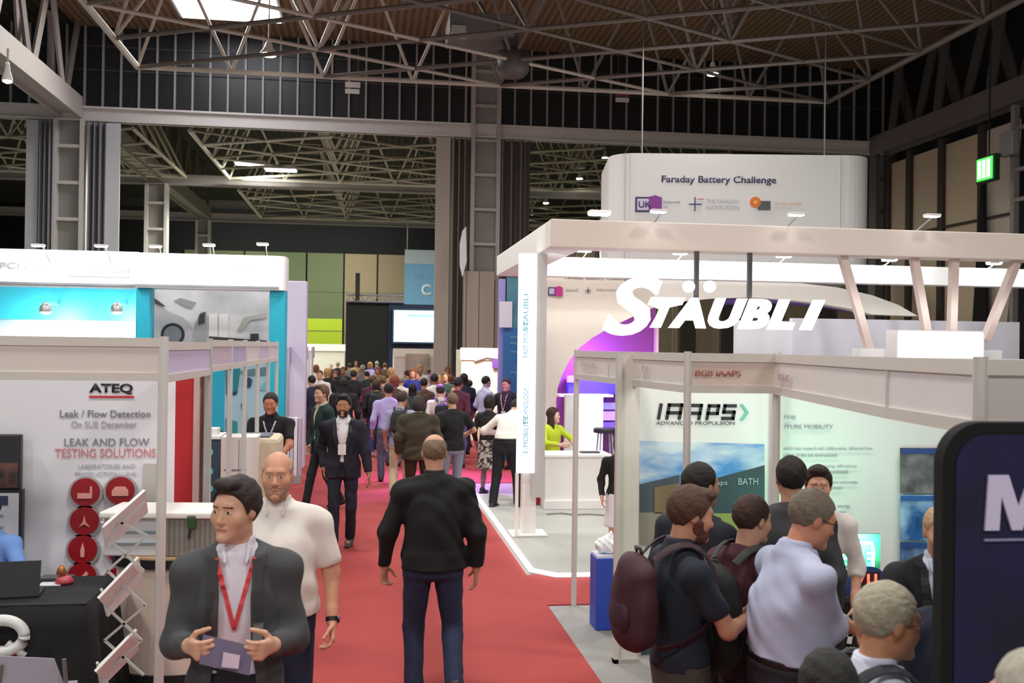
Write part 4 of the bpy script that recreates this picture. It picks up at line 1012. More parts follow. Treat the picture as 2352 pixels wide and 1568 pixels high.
# table with black cloth, round logo, items on it
tt = thing('table', 'table under a black cloth with a white round letter, lower left corner', 'table', (0, 0, 0)); YT = 6.45
x1 = lx(205, YT); b = MB(); b.box(x1-2.0, YT, .72, x1, YT+.75, .745); b.build('table_top', M('#17181b', .8), tt)
n = 40; vs = []; pathp = [(x1-2.0+2.0*k/n, YT-.005) for k in range(n+1)]+[(x1+.005, YT+.75*k/16) for k in range(1, 17)]
for (px_, py_) in pathp:
    k = 10*px_+13*py_; fl = .03+.02*math.sin(k*2.3)+.012*math.sin(k*5.1)
    fx, fy_ = (0, -1) if py_ <= YT else (1, 0)
    if py_ <= YT and px_ >= x1-.03: fx, fy_ = (.7, -.7)
    for z, s in ((.75, 0), (.6, .35), (.3, 1.1), (0.015, 2.0)): vs.append((px_+fx*fl*s, py_+fy_*fl*s, z))
N = len(pathp); fs = [(i*4+j, i*4+4+j, i*4+5+j, i*4+j+1) for i in range(N-1) for j in range(3)]
b = MB(); b.add(vs, fs); o = b.build('cloth_drop', M('#121315', .9, var=.15), tt, smooth=True)
o.modifiers.new('s', 'SOLIDIFY').thickness = .004
b = MB(); b.box(x1-2.0, YT-.01, .745, x1+.005, YT+.75, .752); b.build('cloth_top', M('#1d1e21', .9), tt)
for dx in (.15, 1.85):
    for dy in (.08, .66): b = MB(); b.box(x1-dx-.02, YT+dy-.02, 0, x1-dx+.02, YT+dy+.02, .72); b.build('leg', steel_d, tt)
a = PY(5, 1460, YT-.06)
ring = [(a.x+.125*math.cos(t_), a.y, a.z+.125*math.sin(t_)*.75) for t_ in [2*math.pi*k/32 for k in range(33)]]
b = MB(); b.tube(ring, .035, 8); b.bar((a.x+.03, a.y, a.z-.04), (a.x+.13, a.y, a.z-.125), .03, .035); b.build('logo_letter', M('#d9d9d9', .6), tt, smooth=True)
b = MB(); q0 = PY(-80, 1492, YT-.075); q1 = PY(37, 1503, YT-.075); b.box(q0.x, q0.y-.01, q1.z, q1.x, q0.y, q0.z); b.build('logo_stripe', M('#a51820', .6), tt)
def laptop(u, v, zt_, label, m1, m2, yaw, sz=.33, open_=100, y=None, ht=.22):
    p = PY(u, v, y); t = thing('laptop', label, 'laptop', (p.x, y, zt_), math.radians(yaw))
    b = MB(); b.box(-sz/2, -.11, 0, sz/2, .11, .015); b.build('keyboard_base', m1, t, bevel=.004)
    k = math.radians(open_-90); b = MB(); d = Vector((0, -math.sin(k), math.cos(k)))
    b.add([(-sz/2, -.11, .012), (sz/2, -.11, .012), (sz/2, -.11+d.y*ht, .012+d.z*ht), (-sz/2, -.11+d.y*ht, .012+d.z*ht), (-sz/2, -.10, .012), (sz/2, -.10, .012), (sz/2, -.10+d.y*ht, .012+d.z*ht), (-sz/2, -.10+d.y*ht, .012+d.z*ht)], [(0,3,2,1),(4,5,6,7),(0,1,5,4),(1,2,6,5),(2,3,7,6),(3,0,4,7)]); b.build('lid', m2, t)
    return t
laptop(25, 1345, .753, 'dark laptop open on the black clothed table at the left edge', M('#1b1b20', .4), M('#191a20', .4), 8, .36, 72, y=YT+.25, ht=.215)
# pink and copper trinket, brochures on the table
p = PZ(148, 1340, .753); t = thing('novelty_ornament', 'small red and copper ornament on the corner of the black table', 'ornament', (p.x, p.y, .753))
b = MB(); b.lathe([(.05, 0), (.06, .02), (.035, .05), (.02, .055)]); b.build('base', M('#c4505a', .4), t, smooth=True)
b = MB(); b.lathe([(.02, .05), (.032, .07), (.025, .10), (.012, .12)], c=(-.02, 0, 0)); b.build('top', M('#a8673f', .35, .4), t, smooth=True)
p = PZ(112, 1346, .753); b = MB(); b.box(-.07, -.05, 0, .07, .05, .006); o = b.build('leaflet', M('#e6e6ea', .5), loc=(p.x, p.y+.05, .753)); tag(o, 'white leaflet lying on the black table beside the ornament', 'leaflet')
b = MB(); b.box(-.1, -.06, 0, .1, .06, .008); o = b.build('keyboard', M('#55585e', .5), loc=(p.x-.02, p.y+.25, .753)); tag(o, 'grey slab lying on the black table behind the leaflet', 'tablet')
# grey chair back/tablet at the bottom-left corner
p = PY(75, 1568, 5.6)
t = thing('folding_chair', 'grey folding chair back poking up at the bottom left corner', 'chair', (p.x, 5.6, 0), math.radians(12))
b = MB(); b.add([(-.16, 0, .55), (.16, 0, .5), (.10, .02, .66), (-.17, .02, .70)], [(0, 1, 2, 3)]); o = b.build('backrest', M('#9892a0', .5), t); o.modifiers.new('s', 'SOLIDIFY').thickness = .02
b = MB(); b.box(-.2, .02, .40, .2, .36, .43); b.build('seat', M('#8b8693', .5), t)
for sx in (-1, 1): b = MB(); b.tube([(sx*.15, .0, .66), (sx*.17, .0, .42), (sx*.18, -.05, 0)], .012, 6); b.build('leg', steel_d, t); b = MB(); b.tube([(sx*.17, .34, .40), (sx*.18, .4, 0)], .012, 6); b.build('leg', steel_d, t)

# zig-zag literature stand
YZ = 6.15; ls = thing('literature_stand', 'folding zig-zag literature stand with white trays in front of the poster wall', 'literature stand', (0, 0, 0))
zig = [((335, 1150), (240, 1235)), ((322, 1305), (240, 1390)), ((315, 1468), (228, 1555))]
def P3(u, v, y=YZ): return tuple(PY(u, v, y))
for (c1, c2) in zig:
    a = PY(c1[0], c1[1], YZ+.06); c = PY(c2[0], c2[1], YZ-.12); d = (c-a).normalized(); sd = Vector((0.42, 1, 0)); sd = (sd-d*sd.dot(d)).normalized()*.12; up = d.cross(sd).normalized()*.008
    b = MB(); b.add([a-sd-up, a+sd-up, a+sd+up, a-sd+up, c-sd-up, c+sd-up, c+sd+up, c-sd+up], [(0,3,2,1),(4,5,6,7),(0,1,5,4),(1,2,6,5),(2,3,7,6),(3,0,4,7)]); b.build('tray', M('#f0f0f2', .4), ls)
    b = MB(); b.tube([c-sd+Vector((0, -.01, .03)), c+sd+Vector((0, -.01, .03))], .008, 6); b.build('tray_lip', alu, ls)
nodes = [(332, 1152), (245, 1235), (330, 1310), (243, 1392), (325, 1470), (232, 1555), (318, 1640)]
for s in (-.10, .12):
    for (q, r_) in zip(nodes, nodes[1:]):
        b = MB(); b.bar(P3(q[0], q[1], YZ+s), P3(r_[0], r_[1], YZ+s), .012, .014); b.build('scissor_bar', alu, ls)
    nn2 = [(250, 1185), (338, 1230), (246, 1310), (334, 1390), (240, 1470), (330, 1550)]
    for (q, r_) in zip(nn2, nn2[1:]):
        b = MB(); b.bar(P3(q[0], q[1], YZ+s), P3(r_[0], r_[1], YZ+s), .012, .014); b.build('scissor_bar', alu, ls)
q = PY(300, 1640, YZ); b = MB(); b.box(q.x-.22, YZ-.2, 0, q.x+.2, YZ+.2, .03); b.build('foot', steel_d, ls)
b = MB(); b.bar((q.x, YZ, .03), P3(318, 1640), .02, .02); b.build('stem', alu, ls)
def magazine(u, v, c1, label, yy=YZ-.08):
    a = PY(u, v, yy); t = thing('brochure', label, 'brochure', tuple(a), 0, 'brochures in the zig-zag stand')
    d = (PY(u-40, v+42, yy-.05)-a).normalized(); sd = Vector((.42, 1, 0)); sd = (sd-d*sd.dot(d)).normalized()*.10; up = sd.cross(d).normalized(); up = up if up.z > 0 else -up
    b = MB(); l = d*.25; o_ = up*.018; b.add([o_-sd, o_+sd, o_+sd+l, o_-sd+l]+[up*.034-sd, up*.034+sd, up*.034+sd+l, up*.034-sd+l], [(0,3,2,1),(4,5,6,7),(0,1,5,4),(1,2,6,5),(2,3,7,6),(3,0,4,7)]); b.build('pages', M('#ecebe8', .5), t)
    b = MB(); m_ = up*.036; b.add([m_-sd*.5+l*.35, m_+sd*.4+l*.35, m_+sd*.4+l*.6, m_-sd*.5+l*.6], [(0, 1, 2, 3)]); b.build('cover_picture', M(c1, .5), t).modifiers.new('s', 'SOLIDIFY').thickness = .003
magazine(318, 1312, '#8d8674', 'white brochure with a small grey picture on the middle tray of the stand')
magazine(312, 1476, '#a08f7a', 'white brochure on the lowest visible tray of the stand')

# reception counter and grey flight case
pc = PZ(405, 1545, 0); t = thing('round_counter', 'pale curved counter with black top and plinth behind the grey jacket man', 'counter', (pc.x, 7.45, 0))
def ellc(rx, ry, n=40): return [(rx*math.cos(2*math.pi*k/n), ry*math.sin(2*math.pi*k/n)) for k in range(n)]
b = MB(); b.prism(ellc(.42, .30), 'z', .06, .80); b.build('body', M('#d9c8bc', .6, var=.02), t, smooth=False)
b = MB(); b.prism(ellc(.45, .32), 'z', 0, .07); b.build('plinth', black, t); b = MB(); b.prism(ellc(.45, .33), 'z', .80, .86); b.build('counter_top', black, t)
b = MB(); b.prism(ellc(.43, .31), 'z', .86, .875); b.build('wooden_rim', M('#c8a67c', .5), t)
t = thing('flight_case', 'grey ribbed equipment case with white lid standing on the round counter', 'case', (pc.x-.03, 7.40, .876), math.radians(-6))
b = MB(); b.box(-.42, -.2, 0, -.02, .2, .26); b.build('white_drawer_unit', M('#cfd2d6', .5), t, bevel=.01)
b = MB(); b.box(-.0, -.22, 0, .40, .2, .29); b.build('case_body', MW('#77716b', '#8b857e', 'wave', 9, .6, 0, 0), t, bevel=.012)
b = MB(); b.box(-.44, -.24, .265, .42, .22, .31); b.build('lid', M('#efece8', .5), t, bevel=.012)
b = MB(); b.box(.16, -.24, .20, .22, -.21, .29); b.build('latch', M('#3f5d3a', .4, .5), t); b = MB(); b.tube([(.18, -.235, .2), (.175, -.24, .13)], .008, 6); b.build('strap_end', dark, t)
for z in (.08, .16): b = MB(); b.box(-.40, -.21, z, -.04, -.2, z+.015); b.build('drawer_slot', M('#7f8e99', .5), t)

# ------------------------------------------------------------------ row of booths going back on the left side of the aisle
row = thing('booth_row', 'row of white shell booths with slim posts running back along the left of the aisle', 'booth row', (0, 0, 0))
xs = xp+.02
for (u, y, c_) in ((470, 8.3, '#cdb9c8'), (519, 9.3, '#b7aec6'), (560, 10.6, '#d9cfd4'), (594, 12.0, '#cdbfd6'), (618, 13.3, '#d5cdd9')):
    pass
prev = YB
for (y, c_) in ((9.3, '#c9b4c6'), (10.4, '#b5a9cf'), (11.6, '#ddd3d4'), (12.8, '#c8b9d2'), (14.0, '#d3cbd6')):
    booth_fascia(row, (xs, prev+.05), (xs, y), ZA, .255, M(c_, .5, var=.03), t=.03); booth_post(row, xs, y, ZA, .024, m=M('#cfd0cf', .4, .2)); prev = y
for y in (16.3, 17.6, 18.8, 21.5, 24.0, 27.0):
    booth_post(row, -1.42, y, 2.28, .026, m=M('#b9b4c2', .4, .3)); b = MB(); b.box(-1.45, y, 2.0, -1.42, y+1.0, 2.3); b.build('fascia_panel', M(random.choice(['#a99bc4', '#cfc7d8', '#b9b0cc']), .5), row)
    b = MB(); b.box(-3.3, y+.55, 0, -1.5, y+.6, 2.2); b.build('partition', M(random.choice(['#dcd8e0', '#c9c4cc', '#e3dfdc']), .5), row)
# counters and draped table in the second booth
t = thing('display_counter', 'dark blue display counter with three teal dots beside the booth posts', 'counter', (0, 0, 0)); y = 11.3
a = PY(468, 1008, y); q = PY(500, 1145, y); b = MB(); b.box(a.x-.3, y, 0, q.x, y+.5, a.z); b.build('body', M('#2f4257', .5), t); b = MB(); b.box(a.x-.33, y-.02, a.z, q.x+.02, y+.52, a.z+.03); b.build('top', white, t)
for v in (1038, 1082, 1122):
    p = PY(484, v, y); b = MB(); b.disc((p.x, y-.005, p.z), .035, 'y', .01, sx=.8); b.build('teal_dot', M('#5fc3bd', .5), t)
b = MB(); a = PY(470, 990, 11.4); b.box(a.x, 11.35, PY(470, 1004, 11.35).z, a.x+.14, 11.6, a.z+.03); tag(b.build('paper_box', white), 'small white box standing on the dark blue counter', 'box')
t = thing('storage_cabinet', 'low white cabinet with thin shelves behind the booth posts at left', 'cabinet', (0, 0, 0)); y = 10.6
a = PY(508, 1004, y); q = PY(590, 1004, y); b = MB(); b.box(a.x, y, 0, q.x, y+.45, a.z); b.build('body', M('#dcd8d2', .5, var=.02), t)
for v in (1080, 1130): b = MB(); p = PY(515, v, y); b.box(p.x, y-.01, p.z, p.x+.22, y, p.z+.012); b.build('shelf_slot', M('#7d7f8c', .5), t)
b = MB(); b.box((a.x+q.x)/2-.004, y-.006, .05, (a.x+q.x)/2+.004, y, a.z-.03); b.build('door_gap', M('#a09c96', .5), t)
t = thing('draped_table', 'table draped in a cream cloth in front of the seated-height man in a black polo', 'table', (0, 0, 0)); y = 10.9
a = PY(563, 1006, y); q = PY(640, 1010, y)
b = MB(); b.box(a.x, y, .03, q.x, y+.7, a.z); b.build('cloth', M('#cfc5ab', .9, var=.1, scale=3), t, bevel=.05)
b = MB(); b.box(a.x-.05, y+.05, a.z, q.x-.1, y+.5, a.z+.02); b.build('top_board', M('#5b6478', .5), t)
# roll of white brochures / rack at the aisle edge
t = thing('brochure_rack', 'narrow white and silver rack of leaflets at the left edge of the carpet', 'rack', (0, 0, 0)); y = 17.2
a = PY(657, 960, y); q = PY(692, 1040, y)
for k in range(4):
    x0 = a.x+(q.x-a.x)*k/4; b = MB(); b.box(x0+.005, y, .15, x0+(q.x-a.x)/4-.005, y+.25, a.z); b.build('leaflet_column', M(['#e2dde6', '#cfc8d8', '#efecef', '#bdb6c6'][k], .5), t)
b = MB(); b.box(a.x, y, 0, q.x, y+.3, .15); b.build('base', steel, t)

# ------------------------------------------------------------------ far end of the hall
p = PY(746, 760, 70); t = thing('cargo_door', 'lime yellow-green loading door at the end of the hall', 'door', (0, 0, 0))
a = PY(706, 731, 70); q = PY(785, 790, 70); zm = (a.z+q.z)/2
b = MB(); b.box(a.x, 70, zm+.05, q.x, 70.15, a.z); b.build('door_section', M('#a9bb1e', .5, var=.03), t); b = MB(); b.box(a.x, 70, 0, q.x, 70.15, zm-.02); b.build('door_section', M('#a3b41c', .5, var=.03), t)
t = thing('stage_box', 'black draped stage box at the end of the hall with truss on top', 'stage', (0, 0, 0)); y = 55
a = PY(795, 692, y); q = PY(1003, 830, y)
b = MB(); b.box(a.x, y, 0, q.x, y+3, a.z); b.build('drape', M('#0b0c10', .9), t)
b = MB(); b.box(PY(893, 700, y).x, y-.1, 0, q.x, y, PY(893, 697, y).z); b.build('screen_surround', M('#0d1836', .8), t)
b = MB()
for z in (0, .35): b.tube([(a.x, y-.2, a.z+z), (q.x, y-.2, a.z+z)], .05, 6)
k = a.x
while k < q.x-.4: b.tube([(k, y-.2, a.z), (k+.25, y-.2, a.z+.35), (k+.5, y-.2, a.z)], .03, 5); k += .5
b.build('lighting_truss', M('#6f6c86', .5), t)
b = MB(); b.box(PY(822, 628, y).x-.12, y-.4, PY(822, 690, y).z, PY(822, 628, y).x+.12, y-.3, PY(822, 628, y).z); b.build('hoist_chain', M('#1c1a14', .8), t)
a = PY(905, 712, y-.3); q = PY(1003, 786, y-.3); t = thing('projection_screen', 'bright blue and white projection screen left of the beige curtain', 'screen', (0, y-.3, 0))
b = MB(); b.box(a.x-.1, -.0, q.z-.1, q.x+.1, .1, a.z+.1); b.build('frame', M('#0f1d40', .6), t)
b = MB(); b.box(a.x, -.03, q.z, q.x, 0, a.z); b.build('lit_image', M('#aee3f6', .5, emit=1.0), t)
for v in (722, 736, 752, 764): b = MB(); c_ = PY(935, v, y-.35); c2 = PY(996, v+5, y-.35); b.box(c_.x, -.06, c2.z, c2.x, -.03, c_.z); b.build('text_bar', M('#7cc0e6' if v % 4 else '#e9f8ff', .5, emit=.9), t)
a = PY(930, 573, 48); q = PY(1003, 700, 48); t = thing('hanging_banner', 'light blue hanging banner with a white letter C left of the middle column', 'banner', (0, 48, 0))
b = MB(); b.box(a.x, 0, q.z, q.x, .04, a.z); b.build('cloth', M('#6fa3c8', .7, var=.02), t); zc_ = PY(930, 605, 48).z
b = MB(); b.box(a.x, -.02, zc_, q.x, 0, a.z); b.build('pale_heading', M('#a9b6bf', .7), t)
p = PY(968, 678, 47.9); text('C', M('#d5e6f0', .6), t, (p.x, -.03, p.z), height=.55, bold=.03)
for v, w_ in ((632, 30), (640, 44)): p = PY(950, v, 47.9); text('ZONE AREA', M('#8fb9d6', .6), t, (p.x, -.03, p.z), height=.1, width=w_/48)
for x_ in (a.x+.1, q.x-.1): b = MB(); b.tube([(x_, .02, a.z), (x_, .02, 12.3)], .02); b.build('wire', steel_d, t)
# small far stands
def simple_stand(u0, v0, u1, y, label, mat_, dp=1.5, extra=None):
    a = PY(u0, v0, y); q = PY(u1, v0, y); t = thing('far_stand', label, 'exhibition stand', (0, y, 0))
    b = MB(); b.box(a.x, 0, 0, q.x, dp, a.z); b.build('wall', mat_, t)
    b = MB(); b.box(a.x-.03, -.06, a.z-.25, q.x+.03, 0, a.z+.05); b.build('header', M('#f2efe6', .5), t)
    return t, a, q
simple_stand(703, 792, 792, 45, 'cream stand under the lime door at the far left of the crowd', M('#d6d2c6', .5))
t, a, q = simple_stand(905, 803, 1003, 36, 'white stand with a grey picture left of the beige curtain foot', M('#dcd9d6', .5))
b = MB(); c_ = PY(932, 812, 35.9); c2 = PY(986, 870, 35.9); b.box(c_.x, -.12, c2.z, c2.x, -.08, c_.z); b.build('picture', MW('#8a817c', '#c9b8ae', 'noise', 1.2, .6), t)
t, a, q = simple_stand(1060, 803, 1150, 25, 'brightly lit cream stand with a purple hook shape behind the crowd', M('#fbf3da', .5))
b = MB(); c_ = PY(1090, 822, 24.9); b.tube([(c_.x, -.1, c_.z-.06), (c_.x+.3, -.1, c_.z+.04), (c_.x+.6, -.1, c_.z)], .04, 8); b.build('grey_swoosh', M('#a9a2b0', .5), t); 
c_ = PY(1138, 825, 24.9); b = MB(); b.box(c_.x-.08, -.12, c_.z-.22, c_.x+.12, -.06, c_.z+.07); b.build('purple_hook', M('#6d3f96', .5), t)
area('cream_stand_light', (PY(1105, 800, 24.3).x, 24.0, 2.9), .8, 60, (1, .95, .8), target=(PY(1105, 800, 25).x, 25, 1.6))
# white teardrop flag at the curtain, purple edge panel
a = PY(1064, 580, 31.5); pts = [(PY(u, v, 31.5).x, PY(u, v, 31.5).z) for (u, v) in ((1056, 560), (1062, 530), (1070, 520), (1072, 600), (1062, 636), (1056, 610))]
b = MB(); b.prism(pts, 'y', 31.48, 31.52); fl = b.build('banner_cloth', M('#ecebf2', .6)); t = thing('flag_banner', 'white curved flag banner in front of the middle curtain', 'banner', (0, 0, 0)); fl.parent = t
b = MB(); b.tube([(pts[3][0], 31.5, 0), (pts[3][0], 31.5, pts[2][1])], .02, 6); b.build('pole', steel_d, t)
# ------------------------------------------------------------------ white canopy stand with illuminated lettering (right)
YF, YR = 11.4, 16.3
plat = thing('stand_platform', 'pale grey carpeted stand platform with a glowing white edge beside the red aisle', 'platform', (0, 0, 0))
g0 = PZ(1238, 1322, .04); xl = PZ(1112, 1162, .04).x; yfr = g0.y; ybk = PZ(1112, 1162, .04).y+1.2
b = MB(); b.prism([(xl, ybk), (xl, yfr+.25), (xl+.22, yfr), (13, yfr), (13, ybk)], 'z', 0, .045); b.build('floor_board', M('#a8a8a2', .8, var=.05, scale=20), plat)
b = MB(); path = [(xl, ybk), (xl, yfr+.25), (xl+.22, yfr), (13, yfr)]
for (p, q) in zip(path, path[1:]): b.bar((p[0], p[1], .045), (q[0], q[1], .045), .05, .03)
b.build('light_edge', M('#fff1ee', .4, emit=2.2), plat)
can = thing('canopy', 'large white square canopy frame standing over the lettered stand at right', 'canopy', (0, 0, 0))
wc = M('#e6dad0', .5, var=.02); wc2 = M('#f0ece8', .5, var=.01)
zT = PY(1300, 503, YF).z; zB = PY(1300, 568, YF).z; xL = PY(1266, 500, YF).x; xLi = xL+.42
b = MB(); b.box(xL, YF, zB, 13.5, YF+.35, zT); b.build('front_beam', wc, can, bevel=.015)
b = MB(); b.box(xL, YF+.35, zB, xLi, YR, zT); b.build('side_beam', wc2, can, bevel=.015)
b = MB(); b.box(xLi, YR-.35, zB+.0, 13.5, YR, zT-.02); b.build('rear_beam', M('#f6f6f6', .5), can)
for k in range(9):
    x = xLi+.6+k*.85; pass
# base plate + pillar + totem
pp = PZ(1212, 1225, .05); b = MB(); b.box(pp.x-.085, pp.y-.08, .05, pp.x+.085, pp.y+.08, zB); b.build('pillar', wc2, can)
b = MB(); b.box(pp.x-.22, pp.y-.2, .045, pp.x+.22, pp.y+.2, .07); b.build('base_plate', wc2, can, bevel=.01)
tot = thing('light_column', 'tall white backlit column with pale cyan lettering beside the canopy pillar', 'light column', (0, 0, 0)); yt = pp.y-.15
a = PY(1192, 640, yt); q = PY(1226, 1085, yt); b = MB(); b.box(a.x, yt-.05, q.z, q.x, yt+.05, zB-.02); b.build('lit_panel', M('#f4fbff', .4, emit=.7), tot)
b = MB(); a2 = PY(1226, 640, yt); q2 = PY(1250, 1085, yt); b.box(a2.x, yt-.03, q2.z-.3, q2.x, yt+.2, zB-.02); b.build('grey_side', M('#c6c5c4', .5), tot)
b = MB(); b.box(a.x-.02, yt-.06, 0.05, a.x+.02, yt-.03, q.z); b.build('foot', wc2, tot)
for v, s in ((700, 'STAUBLI'), (760, 'FAST MOVING'), (915, 'TECHNOLOGY'), (980, 'E-MOBILITY')):
    p = PY(1205, v+60, yt-.06); text(s, M('#7fcbe6', .5), tot, (p.x+.04, p.y, p.z), right=(0, 0, 1), up=(-1, 0, 0), height=.06, width=.45, name='lettering')
# hanging lettering
sg = thing('illuminated_sign', 'large white illuminated STÄUBLI lettering hung on two dark rods under the canopy', 'sign', (0, 0, 0)); YS = YF-.05
lit = M('#ffffff', .4, emit=1.3)
def T2(s, u0, v1, u1, v0, sh=.25, bo=.03, name='letter', dz=0, parent=sg, mat=lit, y=YS, depth=.07):
    p = PY(u0, v1, y); q = PY(u1, v0, y); return text(s, mat, parent, (p.x, p.y, p.z), height=q.z-p.z, width=q.x-p.x, shear=sh, bold=bo, name=name, depth=depth)
T2('S', 1383, 770, 1518, 636, .3, .025)
for (s, u0, u1) in (('T', 1487, 1570), ('A', 1534, 1618), ('U', 1625, 1712), ('B', 1693, 1768), ('L', 1760, 1822), ('I', 1835, 1890)):
    d = (u0-1487)*.016; T2(s, u0, 752+d, u1, 684+d, .33 if s not in 'A' else .22, .05)
for u in (1582, 1630):
    p = PY(u, 658, YS-.03); b = MB(); b.lathe([(.055, -.04), (.07, -.02), (.07, .02), (.055, .04)], n=20); o = b.build('umlaut_dot', lit, sg); o.rotation_euler = (math.pi/2, 0, 0); o.location = p
for u in (1600, 1722):
    p = PY(u, 620, YS+.1); b = MB(); b.box(p.x-.025, YS+.08, PY(u, 700, YS).z, p.x+.025, YS+.13, zB+.01); b.build('hanging_rod', M('#4b4a4e', .5), sg)
# slanted pinkish struts
su = thing('slanted_struts', 'pinkish slanted timber struts fanning down from the right of the canopy beam', 'strut frame', (0, 0, 0)); stm = M('#cdbab2', .55, var=.02)
for (u0, v0, u1, v1) in ((1930, 590, 1998, 806), (2096, 594, 2128, 760), (2192, 596, 2186, 760), (2345, 592, 2262, 782)):
    b = MB(); a = PY(u0, v0-18, YF+.12); c_ = PY(u1, v1, YF+.0); b.bar(tuple(a), tuple(c_), .09, .09); b.build('strut', stm, su)
x0, x1_ = PY(1985, 800, YF).x, PY(2290, 800, YF).x
b = MB(); b.box(x0-.1, YF-.1, 0, x1_, YF+.1, PY(1998, 800, YF).z); b.build('sill_wall', M('#efeef0', .5), su)
lb = thing('light_box', 'bright white rectangular light box at the foot of the slanted struts', 'light box', (0, 0, 0)); a = PY(2055, 757, YF-.3); q = PY(2255, 812, YF-.3)
b = MB(); b.box(a.x, YF-.35, 1.2, q.x, YF-.1, a.z); b.build('case', white, lb); b = MB(); b.box(a.x+.02, YF-.36, 1.25, q.x-.02, YF-.35, a.z-.02); b.build('lit_face', M('#ffffff', .4, emit=1.6), lb)
wl = thing('partition_wall', 'white partition wall behind the booth fascias under the illuminated lettering', 'partition', (0, 0, 0)); yw = 12.0
a = PY(1692, 728, yw); m_ = PY(1760, 728, yw); q = PY(2342, 742, yw)
b = MB(); b.box(a.x, yw, .046, m_.x+.35, yw+.1, a.z-.04); b.build('panel', M('#d5d5de', .5), wl); b = MB(); b.box(m_.x+.35, yw, .046, q.x, yw+.1, a.z); b.build('panel', M('#c9c9d4', .5), wl)
area('partition_strip_light', ((a.x+q.x)/2, yw-.9, 2.95), 3.2, 5, (1, 1, 1), target=((a.x+q.x)/2, yw, 2.3), sy=.1)
for i, (u, v, wh) in enumerate(((1512, 487, 'above the start of the lettering'), (1828, 494, 'above the end of the lettering'), (2140, 497, 'at the right above the struts'))):
    flood(u, v, YF-.25, 'flood light on the canopy front beam, '+wh, 'flood lights on the canopy front beam', .8, 0, None, post=.12, back=.4)
for i, (u, v) in enumerate(((1342, 577), (1562, 583), (1800, 590), (2042, 598), (2282, 606))):
    flood(u, v, YR-.8, 'small flood light on the lit rear canopy beam, number %s from the left' % ['one', 'two', 'three', 'four', 'five'][i], 'flood lights on the rear canopy beam', 1.0, 12, (PY(u, 600, YR).x, YR-.3, 3.6), post=.1, back=.5)
flood(1376, 492, YR-.3, 'bright flood lamp on a long arm above the rear canopy beam', None, 1.6, post=.7, back=.2)
area('canopy_light', (xL+2.0, 13.8, 3.4), 2.2, 26, (1, .99, .97)); area('canopy_light', (xL+5.0, 13.8, 3.4), 2.2, 24, (1, .99, .97))
area('canopy_side_light', (xL+.7, 12.2, 3.3), .6, 10, (1, 1, 1), target=(xL+.1, 12.6, 2.2))
# blue tall signs beyond the canopy corner
bs = thing('blue_sign_panel', 'tall blue sign panel beyond the canopy corner above the standing men', 'sign panel', (0, 0, 0)); y = 20.5
a = PY(1157, 752, y); q = PY(1200, 890, y); b = MB(); b.box(a.x, y, .0, q.x, y+.1, a.z); b.build('blue_face', M('#3578b4', .5, var=.05), bs)
b = MB(); a = PY(1166, 636, y); b.box(a.x, y+.02, PY(1157, 752, y).z, q.x, y+.1, a.z); b.build('teal_upper', MW('#2f6c88', '#5b97a4', 'noise', 1.2, .5), bs)
b = MB(); a = PY(1149, 692, y-.1); q = PY(1176, 752, y-.1); b.box(a.x, y-.1, q.z, q.x, y, a.z); b.build('white_block', M('#eceaf4', .5), bs)
b = MB(); a = PY(1147, 640, y+.1); q = PY(1157, 1000, y+.1); b.box(a.x, y+.12, .2, q.x, y+.2, a.z); b.build('violet_edge', M('#a79ae0', .5), bs)
for v, w_ in ((778, 22), (792, 18), (812, 20), (860, 18)): p = PY(1172, v, y); text('energy', M('#8fd0d8', .5), bs, (p.x, y-.01, p.z), height=.06, width=w_/112)
# ------------------------------------------------------------------ battery challenge stand behind: cream wall, big arch, purple interior
YC = 17.0
fc = thing('arched_stand', 'cream stand wall with a huge round arch opening onto a purple interior', 'exhibition stand', (0, 0, 0)); crm = M('#e3d8cc', .6, var=.02)
def arcpts(u_v): return [(PY(u, v, YC).x, PY(u, v, YC).z) for (u, v) in u_v]
outer_inner = [(1278, 960), (1276, 920), (1280, 890), (1290, 860), (1308, 825), (1330, 798), (1360, 775), (1400, 752), (1450, 728), (1505, 706), (1570, 692), (1640, 685), (1720, 683), (1800, 688), (1880, 697), (1950, 709), (2000, 722)]
top = [(2105, 726), (2060, 700), (2000, 678), (1920, 660), (1830, 650), (1720, 646), (1500, 640)]
b = MB(); poly = arcpts(outer_inner[:9]+[(1500, 706), (1500, 630), (1236, 622), (1236, 960)]); b.prism(poly[::-1], 'y', YC-.05, YC+.25); b.build('wall_upper', crm, fc)
b = MB(); poly = arcpts([(1500, 706)]+outer_inner[10:]+top[:-1]+[(1500, 630)]); b.prism(poly[::-1], 'y', YC-.05, YC+.25); b.build('arch_band', M('#efe9e2', .6), fc)
z9 = PY(1278, 960, YC).z
b = MB(); b.box(PY(1236, 960, YC).x, YC-.05, 0, PY(1262, 960, YC).x, YC+.25, z9); b.build('wall_lower', crm, fc)
b = MB(); b.box(PY(1262, 960, YC).x, YC-.05, 0, PY(1279, 960, YC).x, YC+.25, z9); b.build('jamb', crm, fc)
b = MB(); b.box(PY(1240, 960, YC+1.6).x, YC+1.6, 0, PY(1502, 960, YC+1.6).x, YC+1.7, PY(1400, 690, YC+1.6).z); b.build('purple_wall', M('#8a3a8c', .6, var=.04), fc)
b = MB(); b.box(PY(1503, 960, YC+1.5).x, YC+1.45, 0, PY(1509, 960, YC+1.5).x, YC+1.7, PY(1500, 745, YC+1.5).z); b.build('pink_edge', M('#e8c6cc', .6), fc)
